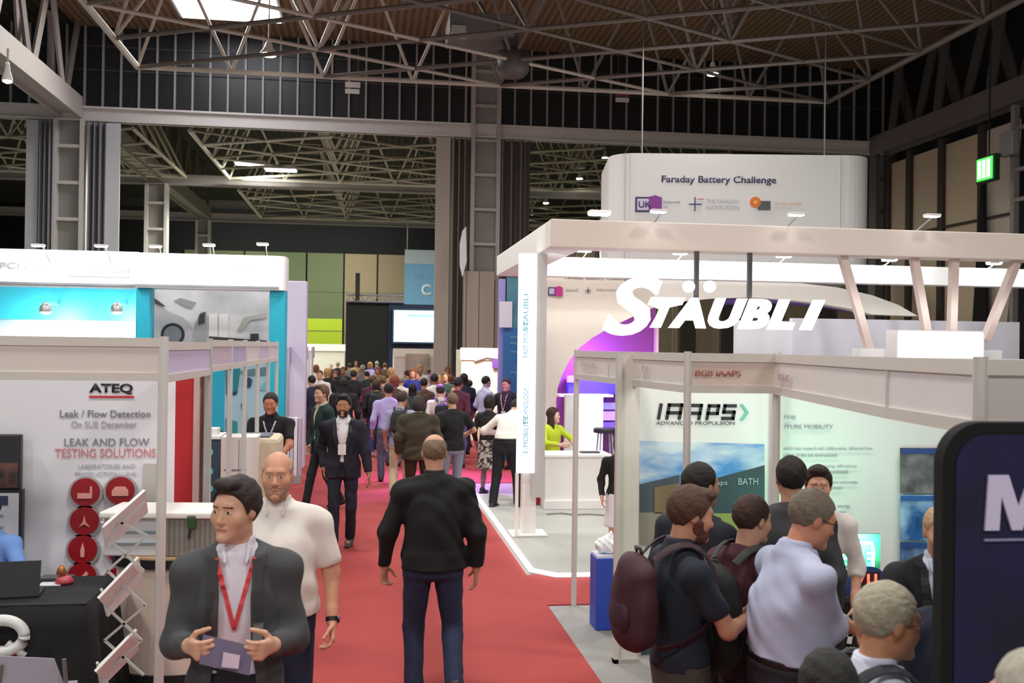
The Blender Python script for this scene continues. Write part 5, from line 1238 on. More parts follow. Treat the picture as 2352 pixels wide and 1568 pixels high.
b = MB(); c_ = [(PY(u, v, YC+.6).x, PY(u, v, YC+.6).z) for (u, v) in ((1640, 690), (1800, 680), (1900, 692), (1990, 718), (1960, 718), (1880, 704), (1780, 696), (1640, 700))]; b.prism(c_, 'y', YC+.5, YC+.7); b.build('purple_rim', M('#5a3f86', .6), fc)
p = PY(1298, 642, YC-.06); text('Faraday Battery Challenge', M('#4a4450', .5), fc, tuple(p), height=.07, width=1.15)
def fac_logo(par, u, v, y, k, m1='#43386b', m2='#a32c8d'):
    a = PY(u, v, y); b = MB(); b.box(a.x, y-.012, a.z, a.x+.24*k, y, a.z+.28*k); o = b.build('logo_square', M(m1, .5), par)
    b = MB(); b.box(a.x+.03*k, y-.02, a.z+.04*k, a.x+.21*k, y-.01, a.z+.24*k); b.build('logo_window', M('#c7bfdd', .5), o)
    b = MB(); b.prism([(a.x+.24*k, a.z-.01), (a.x+.50*k, a.z-.01), (a.x+.50*k, a.z+.28*k), (a.x+.37*k, a.z+.33*k), (a.x+.24*k, a.z+.28*k)], 'y', y-.02, y); b.build('logo_shield', M(m2, .5), par)
fac_logo(fc, 1259, 678, YC-.06, .5, m2='#c2308c')
for (u, s, w_) in ((1300, 'Innovate UK', .22), (1370, 'Faraday Institution', .35)): p = PY(u, 668, YC-.06); text(s, M('#b9b0b0', .5), fc, tuple(p), height=.05, width=w_)
p = PY(1351, 667, YC-.065); b = MB(); b.box(p.x-.05, p.y-.01, p.z-.006, p.x+.05, p.y, p.z+.006); b.box(p.x-.006, p.y-.01, p.z-.05, p.x+.006, p.y, p.z+.05); b.build('logo_cross', M('#5c5468', .5), fc)
# violet interior items
it = thing('illuminated_shelf_wall', 'violet lit shelf wall with glowing blue light inside the arch', 'display wall', (0, 0, 0)); yi = YC+1.3
a = PY(1306, 865, yi); q = PY(1425, 905, yi); b = MB(); b.box(a.x, yi, q.z, q.x, yi+.2, a.z); b.build('blue_light_bar', M('#3a2fd0', .5, emit=1.0), it)
b = MB(); a = PY(1304, 862, yi-.1); q = PY(1322, 878, yi-.1); b.box(a.x, yi-.1, q.z, q.x, yi, a.z); b.build('pink_light', M('#d96ce6', .5, emit=1.2), it)
b = MB(); a = PY(1278, 904, yi-.1); q = PY(1400, 910, yi-.1); b.box(a.x, yi-.4, q.z, q.x, yi, a.z); b.build('white_shelf', M('#f3e9f4', .5), it)
for (v0, v1, c_) in ((925, 940, '#8a7fe0'), (945, 965, '#b28cf0'), (970, 985, '#6a4fc0')):
    b = MB(); a = PY(1385, v0, yi-.1); q = PY(1425, v1, yi-.1); b.box(a.x, yi-.1, q.z, q.x, yi, a.z); b.build('glowing_panel', M(c_, .5, emit=.8), it)
b = MB(); a = PY(1300, 985, yi); b.box(a.x, yi+.05, 0, PY(1425, 985, yi).x, yi+.2, a.z); b.build('plum_base', M('#5a2a60', .6), it)
p = PY(1360, 1000, yi-.5); area('violet_lamp', (p.x, yi-.7, 2.3), .5, 45, (.6, .35, 1.0), target=(p.x, yi+.3, 1.4))
area('violet_floor_lamp', (1.35, 18.6, 3.1), .4, 60, (.55, .15, 1.0), target=(1.35, 17.3, 0), spread=70)
b = MB(); a = PY(1332, 905, YC-.6); q = PY(1384, 1050, YC-.6); b.box(a.x, YC-.6, .05, q.x, YC-.5, a.z); pn = b.build('lit_panel', M('#f4f6ff', .5, emit=.9)); t = thing('info_panel', 'glowing white information panel behind the reception counter', 'panel', (0, 0, 0)); pn.parent = t
b = MB(); b.box(PY(1300, 905, YC-.5).x, YC-.45, .05, q.x-.34, YC-.35, a.z-.02); b.build('grey_side_panel', M('#d3cfcd', .5), t)
# reception counter
t = thing('reception_counter', 'white reception counter on the stand platform in front of the dark haired woman', 'counter', (0, 0, 0)); yc = PZ(1300, 1168, .05).y
a = PY(1250, 1045, yc); q = PY(1402, 1050, yc); b = MB(); b.box(a.x+.02, yc, .05, q.x, yc+.5, a.z-.02); b.build('body', M('#eae7e2', .5), t); b = MB(); b.box(a.x, yc-.03, a.z-.03, q.x+.02, yc+.55, a.z+.01); b.build('worktop', white, t, bevel=.008)
b = MB(); b.box(a.x, yc-.04, .05, q.x+.03, yc, .17); b.build('plinth', white, t); cz = a.z
b = MB(); b.box(PY(1226, 1130, yc+.4).x, yc+.4, .05, PY(1252, 1130, yc+.4).x, yc+.8, .25); tag(b.build('red_plinth', M('#b02532', .7)), 'small red block on the floor between canopy pillar and white counter', 'plinth')
b = MB(); pth = [(1256, 1180), (1290, 1178), (1320, 1182), (1350, 1180), (1395, 1183)]; b.tube([tuple(PZ(u, v, .056)) for u, v in pth], .012, 6); tag(b.build('cable', M('#8f8b85', .6)), 'thin grey cable lying on the platform in front of the white counter', 'cable')
b = MB(); p = PY(1355, 1046, yc+.2); b.box(p.x-.14, yc+.15, cz+.011, p.x+.14, yc+.3, cz+.03); tag(b.build('keyboard', M('#3a3b42', .5)), 'dark keyboard lying on the white reception counter', 'keyboard')
st_ = thing('bar_stool', 'dark bar stool behind the right end of the white reception counter', 'stool', (PY(1390, 1000, YC-.9).x, YC-.9, .05))
b = MB(); b.lathe([(.19, .92), (.2, .94), (.2, .98), (.18, 1.0)], n=20); b.build('seat', M('#2b2630', .5), st_, smooth=False)
for k in range(4): an_ = math.pi/4+k*math.pi/2; b = MB(); b.tube([(.13*math.cos(an_), .13*math.sin(an_), .93), (.22*math.cos(an_), .22*math.sin(an_), 0)], .014, 6); b.build('leg', M('#b9a9c2', .5), st_)
# hanging tower sign
ft = thing('hanging_tower_sign', 'huge white hanging tower sign with rounded corners reading Faraday Battery Challenge', 'hanging sign', (0, 0, 0)); YK = 21.0
a = PY(1413, 345, YK); q = PY(1984, 338, YK); wt = (q.x-a.x)/math.cos(math.radians(9)); zt2 = a.z; zb2 = PY(1700, 640, YK).z; r_ = .55
outl = rrect(0, 0, wt, 3.2, r_, n=8)
b = MB(); b.prism(outl, 'z', zb2, zt2+.02); o = b.build('shell', M('#dcdad8', .55, var=.01), ft, smooth=False)
for i_ in (1,): pass
tx = M('#332b52', .5); wd = wt
text('Faraday Battery Challenge', tx, ft, (1.12, -.005, zt2-.66), height=.20, width=2.5, bold=.02)
def L_(nm, poly, c_, y_=-.004): b = MB(); b.prism([(x, zt2+z) for x, z in poly], 'y', y_-.012, y_); return b.build(nm, M(c_, .5), ft)
s9 = L_('logo_square', [(.55, -1.27), (.86, -1.27), (.86, -.94), (.55, -.94)], '#2f2a4f'); L_('logo_square_inner', [(.59, -1.23), (.84, -1.23), (.84, -.98), (.59, -.98)], '#c9c4e2', -.016)
text('UK', tx, ft, (.62, -.03, zt2-1.18), height=.15, bold=.02)
L_('logo_shield', [(.84, -1.27), (1.13, -1.27), (1.13, -.95), (.98, -.90), (.84, -.94)], '#84308c', -.018)
text('Innovate', M('#6f6a80', .5), ft, (1.17, -.005, zt2-1.07), height=.055, width=.36); text('UK', M('#a79bb0', .5), ft, (1.17, -.005, zt2-1.18), height=.05)
L_('plus_mark', [(1.72, -1.10), (2.0, -1.10), (2.0, -1.075), (1.72, -1.075)], '#3a3468'); L_('plus_mark', [(1.84, -1.24), (1.865, -1.24), (1.865, -.93), (1.84, -.93)], '#3a3468'); L_('red_stroke', [(1.90, -.98), (2.05, -.98), (2.05, -.965), (1.90, -.965)], '#b6455c')
text('THE FARADAY', M('#a6a6ac', .5), ft, (2.1, -.005, zt2-1.06), height=.085, width=.72); text('INSTITUTION', M('#a6a6ac', .5), ft, (2.1, -.005, zt2-1.20), height=.085, width=.72)
b = MB(); b.disc((3.17, -.015, zt2-1.03), .12, 'y', .02); b.build('orange_disc', M('#d9762a', .5), ft); b = MB(); b.disc((3.17, -.03, zt2-1.03), .04, 'y', .01); b.build('orange_centre', M('#f0b070', .5), ft)
L_('grey_block', [(3.22, -1.20), (3.50, -1.20), (3.50, -1.0), (3.22, -1.0)], '#4f5558', -.01)
text('BATTERY NETWORK', M('#dba98c', .5), ft, (3.6, -.005, zt2-1.09), height=.06, width=.6); text('CENTRE', M('#d9bfb2', .5), ft, (3.6, -.005, zt2-1.17), height=.04, width=.35)
for x in (.32, wt-.75): L_('panel_joint', [(x, zb2-zt2), (x+.012, zb2-zt2), (x+.012, 0), (x, 0)], '#a8a6a6', -.001)
for x in (.8, wt-.8): b = MB(); b.tube([(x, 1.0, zt2), (x, 1.0, 12.3)], .015, 5); b.build('wire', steel_d, ft)
ft.location = (a.x, YK+.4, 0); ft.rotation_euler = (0, 0, math.radians(-9))

# ------------------------------------------------------------------ near right shell booth
A = PY(1325, 805, 9.0); B_ = PY(1580, 808, 6.3); Cc = PY(1785, 812, 6.3); D = PY(2045, 816, 4.05); E = PY(2252, 816, 3.25); ZR = A.z
bth = thing('booth', 'white shell booth at right with its name board, poster wall and slim posts', 'booth', (0, 0, 0))
fm = M('#dfdbd7', .5, var=.02); pk_ = M('#d6c5ba', .5, var=.02)
mid = (A*.62+B_*.38)
booth_fascia(bth, A, mid, ZR, .26, fm); booth_fascia(bth, mid, B_, ZR, .26, fm); booth_fascia(bth, B_, Cc, ZR, .26, pk_)
booth_fascia(bth, Cc, D, ZR, .265, M('#e2dcda', .5)); booth_fascia(bth, D, E, ZR, .265, M('#e0dcdc', .5)); booth_fascia(bth, E, (E.x+.9, E.y-.02), ZR, .265, M('#c9c1c0', .5))
for p in (A, B_, Cc, E): booth_post(bth, p.x, p.y, ZR, .026, m=M('#d3cfc9', .4, .15))
b = MB(); b.lathe([(.02, ZR-.26), (.02, ZR)], c=(D.x, D.y, 0), n=8); b.build('joint', M('#d3cfc9', .4, .15), bth); b = MB(); b.lathe([(.02, ZR-.26), (.02, ZR)], c=(mid.x, mid.y, 0), n=8); b.build('joint', M('#d3cfc9', .4, .15), bth)
b = MB(); b.box(E.x+.03, E.y+.0, ZR-1.2, E.x+1.0, E.y+.03, ZR-.26); b.build('end_panel', M('#d5cfd3', .5), bth)
p = PY(1598, 864, 6.26); q = PY(1703, 848, 6.26); text('BG8 IAAPS', M('#a8605a', .5), bth, (p.x, 6.27, p.z), height=.042, width=q.x-p.x, bold=.015)
dd = (Cc-D).normalized(); dd = -dd; p = Cc+(D-Cc)*.08; text('BG8 IAAPS', M('#c3aeb0', .5), bth, (p.x-.03, p.y, ZR-.165), right=(dd.x, dd.y, 0), height=.042, width=.3)
dd = (B_-A).normalized(); p = A+(B_-A)*.1; text('BG8 IAAPS', M('#c9c2be', .5), bth, (p.x-.03, p.y, ZR-.14), right=(dd.x, dd.y, 0), height=.045, width=.42); p = A+(B_-A)*.7; text('BG8', M('#c9c2be', .5), bth, (p.x-.03, p.y, ZR-.14), right=(dd.x, dd.y, 0), height=.045, width=.12)
YQ = 7.5
b = MB(); b.box(PY(1470, 900, YQ).x, YQ, 0, PY(1792, 900, YQ).x, YQ+.04, ZR-.02); pw = b.build('poster_wall', M('#e4e3e2', .5, var=.01), bth)
b = MB(); b.box(PY(1418, 900, YQ-.2).x, YQ-.2, 0, PY(1428, 900, YQ-.2).x, YQ-.14, ZR-.02); b.build('wall_post', M('#cfcac2', .4, .1), bth)
b = MB(); b.box(PY(1428, 900, YQ-.15).x, YQ-.15, 0.03, PY(1470, 900, YQ-.15).x, YQ-.12, ZR-.02); b.build('end_wall', M('#d6cfc7', .5), bth)
b = MB(); b.box(PY(1418, 900, YQ-.2).x, YQ-.2, 0, PY(1475, 900, YQ-.2).x, YQ-.1, .03); b.build('floor_track', steel, bth)
b = MB(); b.box(PY(1792, 900, YQ+.02).x, YQ+.02, 0, PY(2500, 900, YQ).x, YQ+.06, ZR-.02); tw = b.build('text_wall', M('#dfe1df', .5, var=.01), bth)
b = MB(); b.box(PY(1779, 900, YQ-.05).x, YQ-.08, 0, PY(1797, 900, YQ-.05).x, YQ-.02, ZR-.02); b.build('wall_post', M('#cfcac2', .4, .1), bth)
yy = YQ-.004
def lg(s, u0, u1, v1, v0, c_, par=pw, sh=.2, bo=.03): p = PY(u0, v1, yy); q = PY(u1, v0, yy); return text(s, M(c_, .5), par, (p.x, yy, p.z), height=q.z-p.z, width=q.x-p.x, shear=sh, bold=bo)
def bars(par, u0, u1, v1, v0, strokes, c_, y_, w_=.2, sh=.18):
    p = PY(u0, v1, y_); q = PY(u1, v0, y_); W, H_ = q.x-p.x, q.z-p.z; b = MB(); t_ = w_*H_/2
    for (ax_, az_, bx_, bz_) in strokes:
        A2, B2 = Vector((p.x+ax_*W+sh*az_*H_, p.z+az_*H_)), Vector((p.x+bx_*W+sh*bz_*H_, p.z+bz_*H_)); d = (B2-A2).normalized()*t_; n2 = Vector((-d.y, d.x))
        k = [A2-d-n2, B2+d-n2, B2+d+n2, A2-d+n2]; b.prism([tuple(v) for v in k], 'y', y_-.006, y_)
    return b.build('logo_letter', M(c_, .5), par)
LA = [(.0, .1, .0, .9), (0, .9, 1, .9), (1, .9, 1, .1), (0, .42, 1, .42)]
LP = [(.0, .1, .0, .9), (0, .9, 1, .9), (1, .9, 1, .42), (1, .42, 0, .42)]; LS = [(1, .9, 0, .9), (0, .9, 0, .5), (0, .5, 1, .5), (1, .5, 1, .1), (1, .1, 0, .1)]
bars(pw, 1512, 1514, 963, 926, [(0, .1, 0, .9)], '#24262c', yy); bars(pw, 1531, 1560, 963, 926, LA, '#24262c', yy); bars(pw, 1582, 1605, 964, 927, LA[1:], '#24262c', yy); bars(pw, 1623, 1645, 964, 928, LP, '#24262c', yy); bars(pw, 1659, 1683, 964, 928, LS, '#24262c', yy)
a = PY(1698, 964, yy); q = PY(1720, 928, yy); zc_ = (a.z+q.z)/2; b = MB(); w_ = .028; b.prism([(a.x, q.z), (a.x+w_, q.z), (q.x, zc_), (a.x+w_, a.z), (a.x, a.z), (q.x-w_, zc_)], 'y', yy-.006, yy); b.build('teal_chevron', M('#6dbfae', .5), pw)
lg('ADVANCED PROPULSION', 1506, 1688, 975, 967, '#6f7278', sh=.1, bo=0)
# building photograph on the wall
def onwall(name, pts, m, par, k=0): b = MB(); b.prism([(PY(u, v, yy).x, PY(u, v, yy).z) for (u, v) in pts], 'y', yy-.006-.006*k, yy-.006*k-.001); return b.build(name, m, par)
ph = onwall('building_photo', [(1468, 1012), (1755, 1020), (1755, 1250), (1468, 1250)], MW('#4f8fd0', '#cfdbe6', 'noise', 2.2, .6, sc=(1, 1, 3), lo=.35, hi=.6), pw)
onwall('dark_building', [(1468, 1112), (1560, 1090), (1560, 1180), (1468, 1180)], M('#4a515c', .5), ph, 1)
onwall('dark_building', [(1560, 1120), (1755, 1068), (1755, 1178), (1560, 1178)], M('#333a48', .5), ph, 1)
onwall('timber_bay', [(1502, 1118), (1560, 1108), (1560, 1178), (1502, 1178)], M('#7d6a4c', .6), ph, 2)
onwall('lawn', [(1468, 1178), (1755, 1178), (1755, 1250), (1468, 1250)], M('#8a9a52', .7, var=.1), ph, 1)
onwall('path', [(1468, 1176), (1520, 1176), (1520, 1250), (1468, 1250)], M('#8b8378', .7), ph, 2)
p = PY(1632, 1116, yy); text('iaaps', M('#a9b6bd', .5), ph, (p.x, yy-.015, p.z), height=.045, width=.13); p = PY(1694, 1112, yy); text('BATH', M('#a9b6bd', .5), ph, (p.x, yy-.015, p.z), height=.05, width=.16)
onwall('navy_skirting', [(1472, 1440), (1502, 1440), (1502, 1505), (1472, 1505)], M('#3b4757', .5), pw, 1)
# text lines on the second wall
def tl(s, u, v, w_, h_, c_='#a4a8ac'):
    p = PY(u, v, yy); q = PY(u+w_, v-h_, yy); text(s, M(c_, .5), tw, (p.x, yy+.012, p.z), height=q.z-p.z, width=q.x-p.x)
tl('THE', 1800, 962, 30, 8); tl('FUTURE MOBILITY', 1790, 984, 125, 9, '#989ca2')
for (s, u, v, w_) in (('world class research and collaboration, delivered from', 1800, 1034, 205), ('a state of the art environment', 1800, 1049, 125), ('driving efficiency', 1885, 1075, 85), ('measurement', 1890, 1088, 60), ('zero emission technologies', 1880, 1112, 92), ('power', 1898, 1126, 40), ('energy', 1925, 1168, 30), ('and', 1925, 1180, 16), ('systems', 1935, 1205, 36)):
    tl(s, u, v, w_, 8)
for (v0, v1, c1, c2, hd) in ((1028, 1132, '#1d1f22', '#7d8082', '#2f4a8c'), (1136, 1240, '#1c5c9c', '#9cc4e2', '#2b5fa5'), (1244, 1345, '#1b3f78', '#7fa9c9', '#20478a')):
    o = onwall('picture_tile', [(2067, v0), (2172, v0), (2172, v1), (2067, v1)], MW(c1, c2, 'noise', 5, .5, lo=.4, hi=.7), tw)
    onwall('tile_heading', [(2068, v0+2), (2166, v0+2), (2166, v0+13), (2068, v0+13)], M(hd, .5), o, 1)
p = PY(2104, 1216, yy); text('H', M('#1f4a80', .5), tw, (p.x, yy-.012, p.z), height=.11, bold=.0)
area('booth_spot', (PY(1650, 840, 6.6).x, 6.55, 2.25), .3, 3, (1, .97, .92), target=(PY(1650, 840, YQ).x, YQ, 1.4)); area('booth_spot', (PY(2000, 840, 6.5).x, 6.4, 2.25), .3, 3, (1, .99, .97), target=(PY(2000, 840, YQ).x, YQ, 1.4))
# demonstration table
dt = thing('demo_table', 'black fronted demonstration table with white logo letters in the right booth', 'table', (0, 0, 0)); YD = 6.35
x0, x1_ = PY(1845, 1360, YD).x, PY(2160, 1360, YD).x; zt3 = PY(1960, 1372, YD).z
b = MB(); b.box(x0, YD, .0, x1_, YD+.7, zt3-.03); b.build('black_front', M('#101113', .8), dt); b = MB(); b.box(x0-.02, YD-.02, zt3-.03, x1_+.02, YD+.75, zt3); b.build('table_top', M('#1c1d20', .5), dt)
p = PY(1880, 1478, YD-.01); bars(dt, 1886, 1888, 1478, 1425, [(0, .1, 0, .9)], '#e6e6e4', YD-.005, .22); bars(dt, 1912, 1950, 1478, 1425, LA, '#e6e6e4', YD-.005, .22); p = PY(1890, 1500, YD-.01); text('ADVANCED', M('#b5b5b5', .5), dt, (p.x, YD-.005, p.z), height=.035, width=.24)
p = PZ(1987, 1352, zt3); g = thing('demo_display', 'glowing green lit screen standing on the black demonstration table', 'display', (p.x, YD+.35, zt3), math.radians(-6))
b = MB(); b.box(-.17, 0, .0, .17, .03, .36); b.build('panel', M('#2b5a48', .5), g)
b = MB()
for sx in (-1, 1): b.tube([(sx*.02, -.012, .30), (sx*.10, -.012, .30), (sx*.115, -.012, .24), (sx*.11, -.012, .10)], .012, 6)
b.tube([(0, -.012, .36), (0, -.012, .29)], .01, 6); b.build('lit_outline', M('#b6ffe0', .4, emit=3.0), g)
b = MB(); b.tube([(-.02, -.012, .10), (.03, -.012, .25)], .008, 6)
for k in range(4):
    for sx in (-1, 1): b.box(sx*.085-.02, -.02, .10+k*.04, sx*.085+.02, -.005, .118+k*.04)
b.build('lit_marks', M('#48e0a0', .4, emit=3.0), g)
l = area('green_glow', (p.x, YD+.25, zt3+.3), .25, 9, (.25, 1, .6), target=(p.x, YD+1.3, zt3+.5))
p = PZ(2010, 1372, zt3); g = thing('counter_clock', 'round blue device with red lit digits on the demonstration table', 'device', (p.x, YD+.12, zt3))
b = MB(); b.disc((0, 0, .03), .16, 'y', .08, sx=1.0); b.build('round_case', M('#1f3f7c', .4), g); b = MB(); b.box(-.1, -.05, .06, .08, -.04, .15); b.build('dark_window', M('#2a1012', .4), g)
text('711', M('#ff4a3a', .4, emit=3.0), g, (-.085, -.052, .07), height=.07, width=.14, bold=.03)
b = MB(); b.box(-.06, -.02, 0, .06, .02, .11); o = b.build('leaflet_holder', M('#dfe9ea', .4), loc=(PZ(1935, 1352, zt3).x, YD+.15, zt3)); tag(o, 'small pale leaflet holder on the demonstration table left of the round device', 'leaflet holder')
# blue bin with white bags
p = PZ(1397, 1450, 0); t = thing('blue_bin', 'bright blue upright box bin at the left side of the right booth wall', 'bin', (p.x, p.y+.15, 0))
b = MB(); b.box(-.10, -.12, 0, .14, .12, .60); b.build('body', M('#2447b0', .5, var=.04), t, bevel=.008)
b = MB(); b.box(-.09, -.11, .60, .13, .11, .62); b.build('rim', M('#cfd5e6', .5), t)
v = Vol((-.15, -.15, 0), (.2, .2, .3), .008); v.cap((-.03, 0, .07), (.07, 0, .06), .06, .07, k=.03); v.cap((.0, 0, .1), (.05, .02, .16), .04, .02, k=.04); X, Yv, Z = v.coords(); v.f = (v.f+wr(X, Yv, Z, .008, 4)).astype(np.float32)
o = v.obj('plastic_bag', M('#eef2f4', .4)); o.location = (p.x, p.y+.15, .615); tag(o, 'crumpled white plastic bag on top of the blue bin', 'plastic bag')
# near totem sign with a big M
ks = thing('totem_sign', 'big dark navy rounded totem sign with a white capital M at the right foreground', 'totem sign', (0, 0, 0)); YM = 2.55
a = PY(2168, 969, YM); zb_ = 0.04; W_ = 1.0
b = MB(); b.prism([(a.x+p_[0], p_[1]) for p_ in rrect(0, zb_, W_, a.z, .115, n=10, corners=(0, 0, 1, 1))], 'y', YM, YM+.05); b.build('frame', M('#040406', .9), ks, bevel=.004)
b = MB(); b.prism([(a.x+p_[0], p_[1]) for p_ in rrect(.035, zb_+.05, W_-.035, a.z-.035, .09, n=10, corners=(0, 0, 1, 1))], 'y', YM-.004, YM); b.build('screen', MW('#0c0a28', '#1c1466', 'noise', 1.6, .7, lo=.4, hi=.8), ks)
p = PY(2262, 1218, YM-.01); q = PY(2410, 1090, YM-.01); mw, mh = q.x-p.x, q.z-p.z; b = MB(); mm_ = [(0, 0), (.05, 1), (.36, 1), (.52, .42), (.70, 1), (1.0, 1), (1.0, 0), (.76, 0), (.76, .62), (.58, 0), (.42, 0), (.25, .62), (.22, 0)]
b.prism([(p.x+a_*mw, p.z+b_*mh) for a_, b_ in mm_], 'y', YM-.012, YM-.005); b.build('letter', M('#cfc9e6', .5), ks)
p = PY(2262, 1243, YM-.01); q = PY(2500, 1234, YM-.01); b = MB(); b.box(p.x, YM-.01, p.z, q.x, YM-.004, q.z); b.build('underline', M('#8d88ae', .5), ks)
b = MB(); b.box(a.x+.1, YM-.2, 0, a.x+W_-.1, YM+.27, .045); b.build('foot_plate', M('#141418', .4), ks)
# small black table base / white step behind the men
p = PZ(1640, 1560, 0)
# ------------------------------------------------------------------ people
def spot(u, v, h): p = PZ(u, v, h); return (p.x, p.y)
def foot(u, v): p = PZ(u, v, 0.0); return (p.x, p.y)
JK = lambda c, o=None, **k: dict(kind='jacket', color=c, open=o or ([.7, .95, 1.12, 1.3, 1.5], [.10, .03, .012, .05, .075]), **k)

# 1 grey blazer, foreground left
i1 = person(label='man in a dark grey blazer with red lanyard holding a leaflet in the left foreground', pos=spot(548, 1096, 1.80), face=183, h=1.80, w=1.0, res=.0058, seed=3,
    head=(-.55, .02, 0), skin='#d3a489', hair=('#2b201c', 'quiff'), z0=.012,
    top=JK('#47484b', ([.7, .9, 1.1, 1.3, 1.5], [.15, .10, .065, .06, .075]), button=.9, hem=.79, amp=.004), under=dict(color='#e3deea', hem=.93), legs=('trousers', '#1b1b22'),
    lanyard=dict(color='#d9484c', w=.017, z=1.17), feet={'R': (.1, -.14, .03), 'L': (-.1, .18, 0)},
    arms={'R': ((.15, .25, 1.15), (.35, -.8, -.8)), 'L': ((-.15, .25, 1.14), (-.35, -.8, -.8))},
    hands={'R': dict(dir=(-.35, .9, .05), palm=(-.95, -.3, .15), thumb=(0, .2, 1), curl=.75, tn=.9), 'L': dict(dir=(.35, .9, .05), palm=(.95, -.3, .15), thumb=(0, .2, 1), curl=.75, tn=.9)})
wp = i1['world']
def held(name, label, cat, pts, m, parts=None):
    b = MB(); q = [wp(p) for p in pts]; n_ = (q[1]-q[0]).cross(q[3]-q[0]).normalized()*.003
    b.add([v-n_ for v in q]+[v+n_ for v in q], [(0,3,2,1),(4,5,6,7),(0,1,5,4),(1,2,6,5),(2,3,7,6),(3,0,4,7)]); return tag(b.build(name, m), label, cat)
held('leaflet', 'folded purple-grey leaflet held in both hands by the man in the grey blazer', 'leaflet', [(.095, .335, 1.215), (-.085, .34, 1.165), (-.075, .365, 1.065), (.105, .36, 1.115)], M('#6d6480', .5))
held('card', 'small pale card held against the purple-grey leaflet', 'card', [(.02, .362, 1.155), (-.04, .362, 1.14), (-.035, .378, 1.095), (.025, .378, 1.105)], M('#c5afc0', .5))

# 2 white short sleeved shirt
person(label='bald man in a white short sleeved shirt walking behind the grey blazer man', pos=spot(640, 1036, 1.78), face=176, h=1.78, w=1.12, fat=.06, res=.0066, seed=5, head=(.02, .0, 0), skin='#cf9578', hair=('#a08a78', 'fringe'), beard='#a5826c', z0=.012,
    top=dict(kind='shirt', color='#e9e2dc', sleeve=.72, hem=.90, collar='#e6ded6', grow=.022, amp=.006), legs=('trousers', '#1f2740'), watch='L', feet={'R': (.12, .22, 0), 'L': (-.12, -.2, .04)},
    arms={'L': ((-.30, .08, .87), (-.4, -1, 0)), 'R': ((.27, .12, .9), (.4, -1, 0))}, hands={'L': dict(curl=.6)})
# 3 black jacket from behind
i3 = person(label='balding man in a black jacket and jeans walking away down the middle carpet', pos=spot(999, 997, 1.77), face=2, h=1.77, w=1.08, fat=.03, res=.0066, seed=8, head=(-.05, .04, 0), skin='#c9967c', hair=('#7d6653', 'fringe'), z0=.012,
    top=dict(kind='sweater', color='#131417', hem=.87, grow=.027, amp=.006, collar='#131417'), legs=('trousers', '#232d48'), shoes='#3a2f2a', feet={'R': (.12, -.24, .09), 'L': (-.12, -.02, 0)},
    arms={'R': ((.29, .02, .86), (.6, -.8, 0)), 'L': ((-.31, .10, .87), (-.7, -.6, 0))}, hands={'R': dict(curl=.3), 'L': dict(curl=.7, palm=(.6, -.5, 0))})
# 4 navy suit walking to the camera
person(label='bearded man in a navy suit with white badge walking toward the camera', pos=spot(790, 906, 1.78), face=176, h=1.78, w=1.05, res=.009, seed=9, skin='#a97859', hair=('#15110f', 'quiff'), beard='#1c1310', z0=.012, head=(-.05, .03, 0),
    top=JK('#1d1e2c', ([.7, .93, 1.12, 1.3, 1.5], [.10, .02, .02, .06, .08]), button=1.1, hem=.80), under=dict(color='#e8e8ec'), legs=('slim', '#191b2c'), shoes='#2a2320', lanyard=dict(color='#e6e6e6', w=.012, z=1.2, badge='#f2f2f2'),
    feet={'R': (.08, .16, 0), 'L': (-.08, -.12, .02)}, arms={'L': ((-.30, .10, .86), (-.5, -1, 0)), 'R': ((.22, -.06, .90), (.5, -1, 0))})
held2 = spot
# 5 dark green suit in profile
person(label='man with brown hair in a dark green suit in profile behind the navy suit man', pos=spot(742, 884, 1.78), face=118, h=1.78, res=.010, seed=11, head=(.25, 0, 0), hair=('#5d4330', 'quiff'), z0=.012, top=JK('#15302f', hem=.8), under=dict(color='#c9ba9c'), legs=('slim', '#15171b'), feet={'R': (.08, .2, 0), 'L': (-.08, -.25, .05)})
# 6 black polo behind the draped table
person(label='man in a black polo shirt standing behind the cream draped table in the left booth', pos=spot(627, 896, 1.80), face=172, h=1.80, w=1.1, res=.009, seed=12, lean=.14, head=(.05, .15, 0), skin='#b9775c', hair=('#2a211e', 'short'),
    top=dict(kind='polo_shirt', color='#17171c', collar='#17171c', hem=.9), legs=('trousers', '#3c3a44'), lanyard=dict(color='#cfcfe0', z=1.2, badge='#e9e9ef'), arms={'R': ((.16, .40, .98), (1, -.5, -.2)), 'L': ((-.14, .38, .98), (-1, -.5, -.2))})
person(label='dark haired person in black half hidden behind the posts of the left booth', pos=(PY(468, 945, 12.4).x, 12.4), face=20, h=1.62, res=.012, seed=13, hair=('#17130f', 'bob'), top=dict(kind='t_shirt', color='#15161a'))
# 7..14 nearer crowd
p7 = person(label='person with a black backpack, jeans and white trainers walking away on the carpet', pos=foot(862, 1050), face=-4, h=1.62, res=.011, seed=14, hair=('#3b2b26', 'bob'), z0=.012, top=JK('#191a2a', hem=.85), legs=('slim', '#4a5296'), shoes='#e6dde8', feet={'R': (.09, -.05, 0), 'L': (-.09, .1, 0)})
backpack(p7, 'black backpack on the jeans wearer walking away in the crowd', '#1b201e', '#262c29', res=.012)
p8 = person(label='person in a lavender shirt and cream trousers walking away left of the olive jacket', pos=spot(921, 900, 1.64), face=-8, h=1.64, res=.011, seed=15, head=(-.3, .25, 0), hair=('#3f2f2c', 'short'), z0=.012, top=dict(kind='shirt', color='#a9a6c8', sleeve=.9, hem=.86), legs=('trousers', '#c9b998'), shoes='#2b2a24', feet={'R': (.1, .1, 0), 'L': (-.1, -.15, .04)})
backpack(p8, 'small dark backpack on the person in the lavender shirt', '#2e2d31', '#26262a', h=.38, wdt=.26, dep=.11, res=.012, zc=1.27)
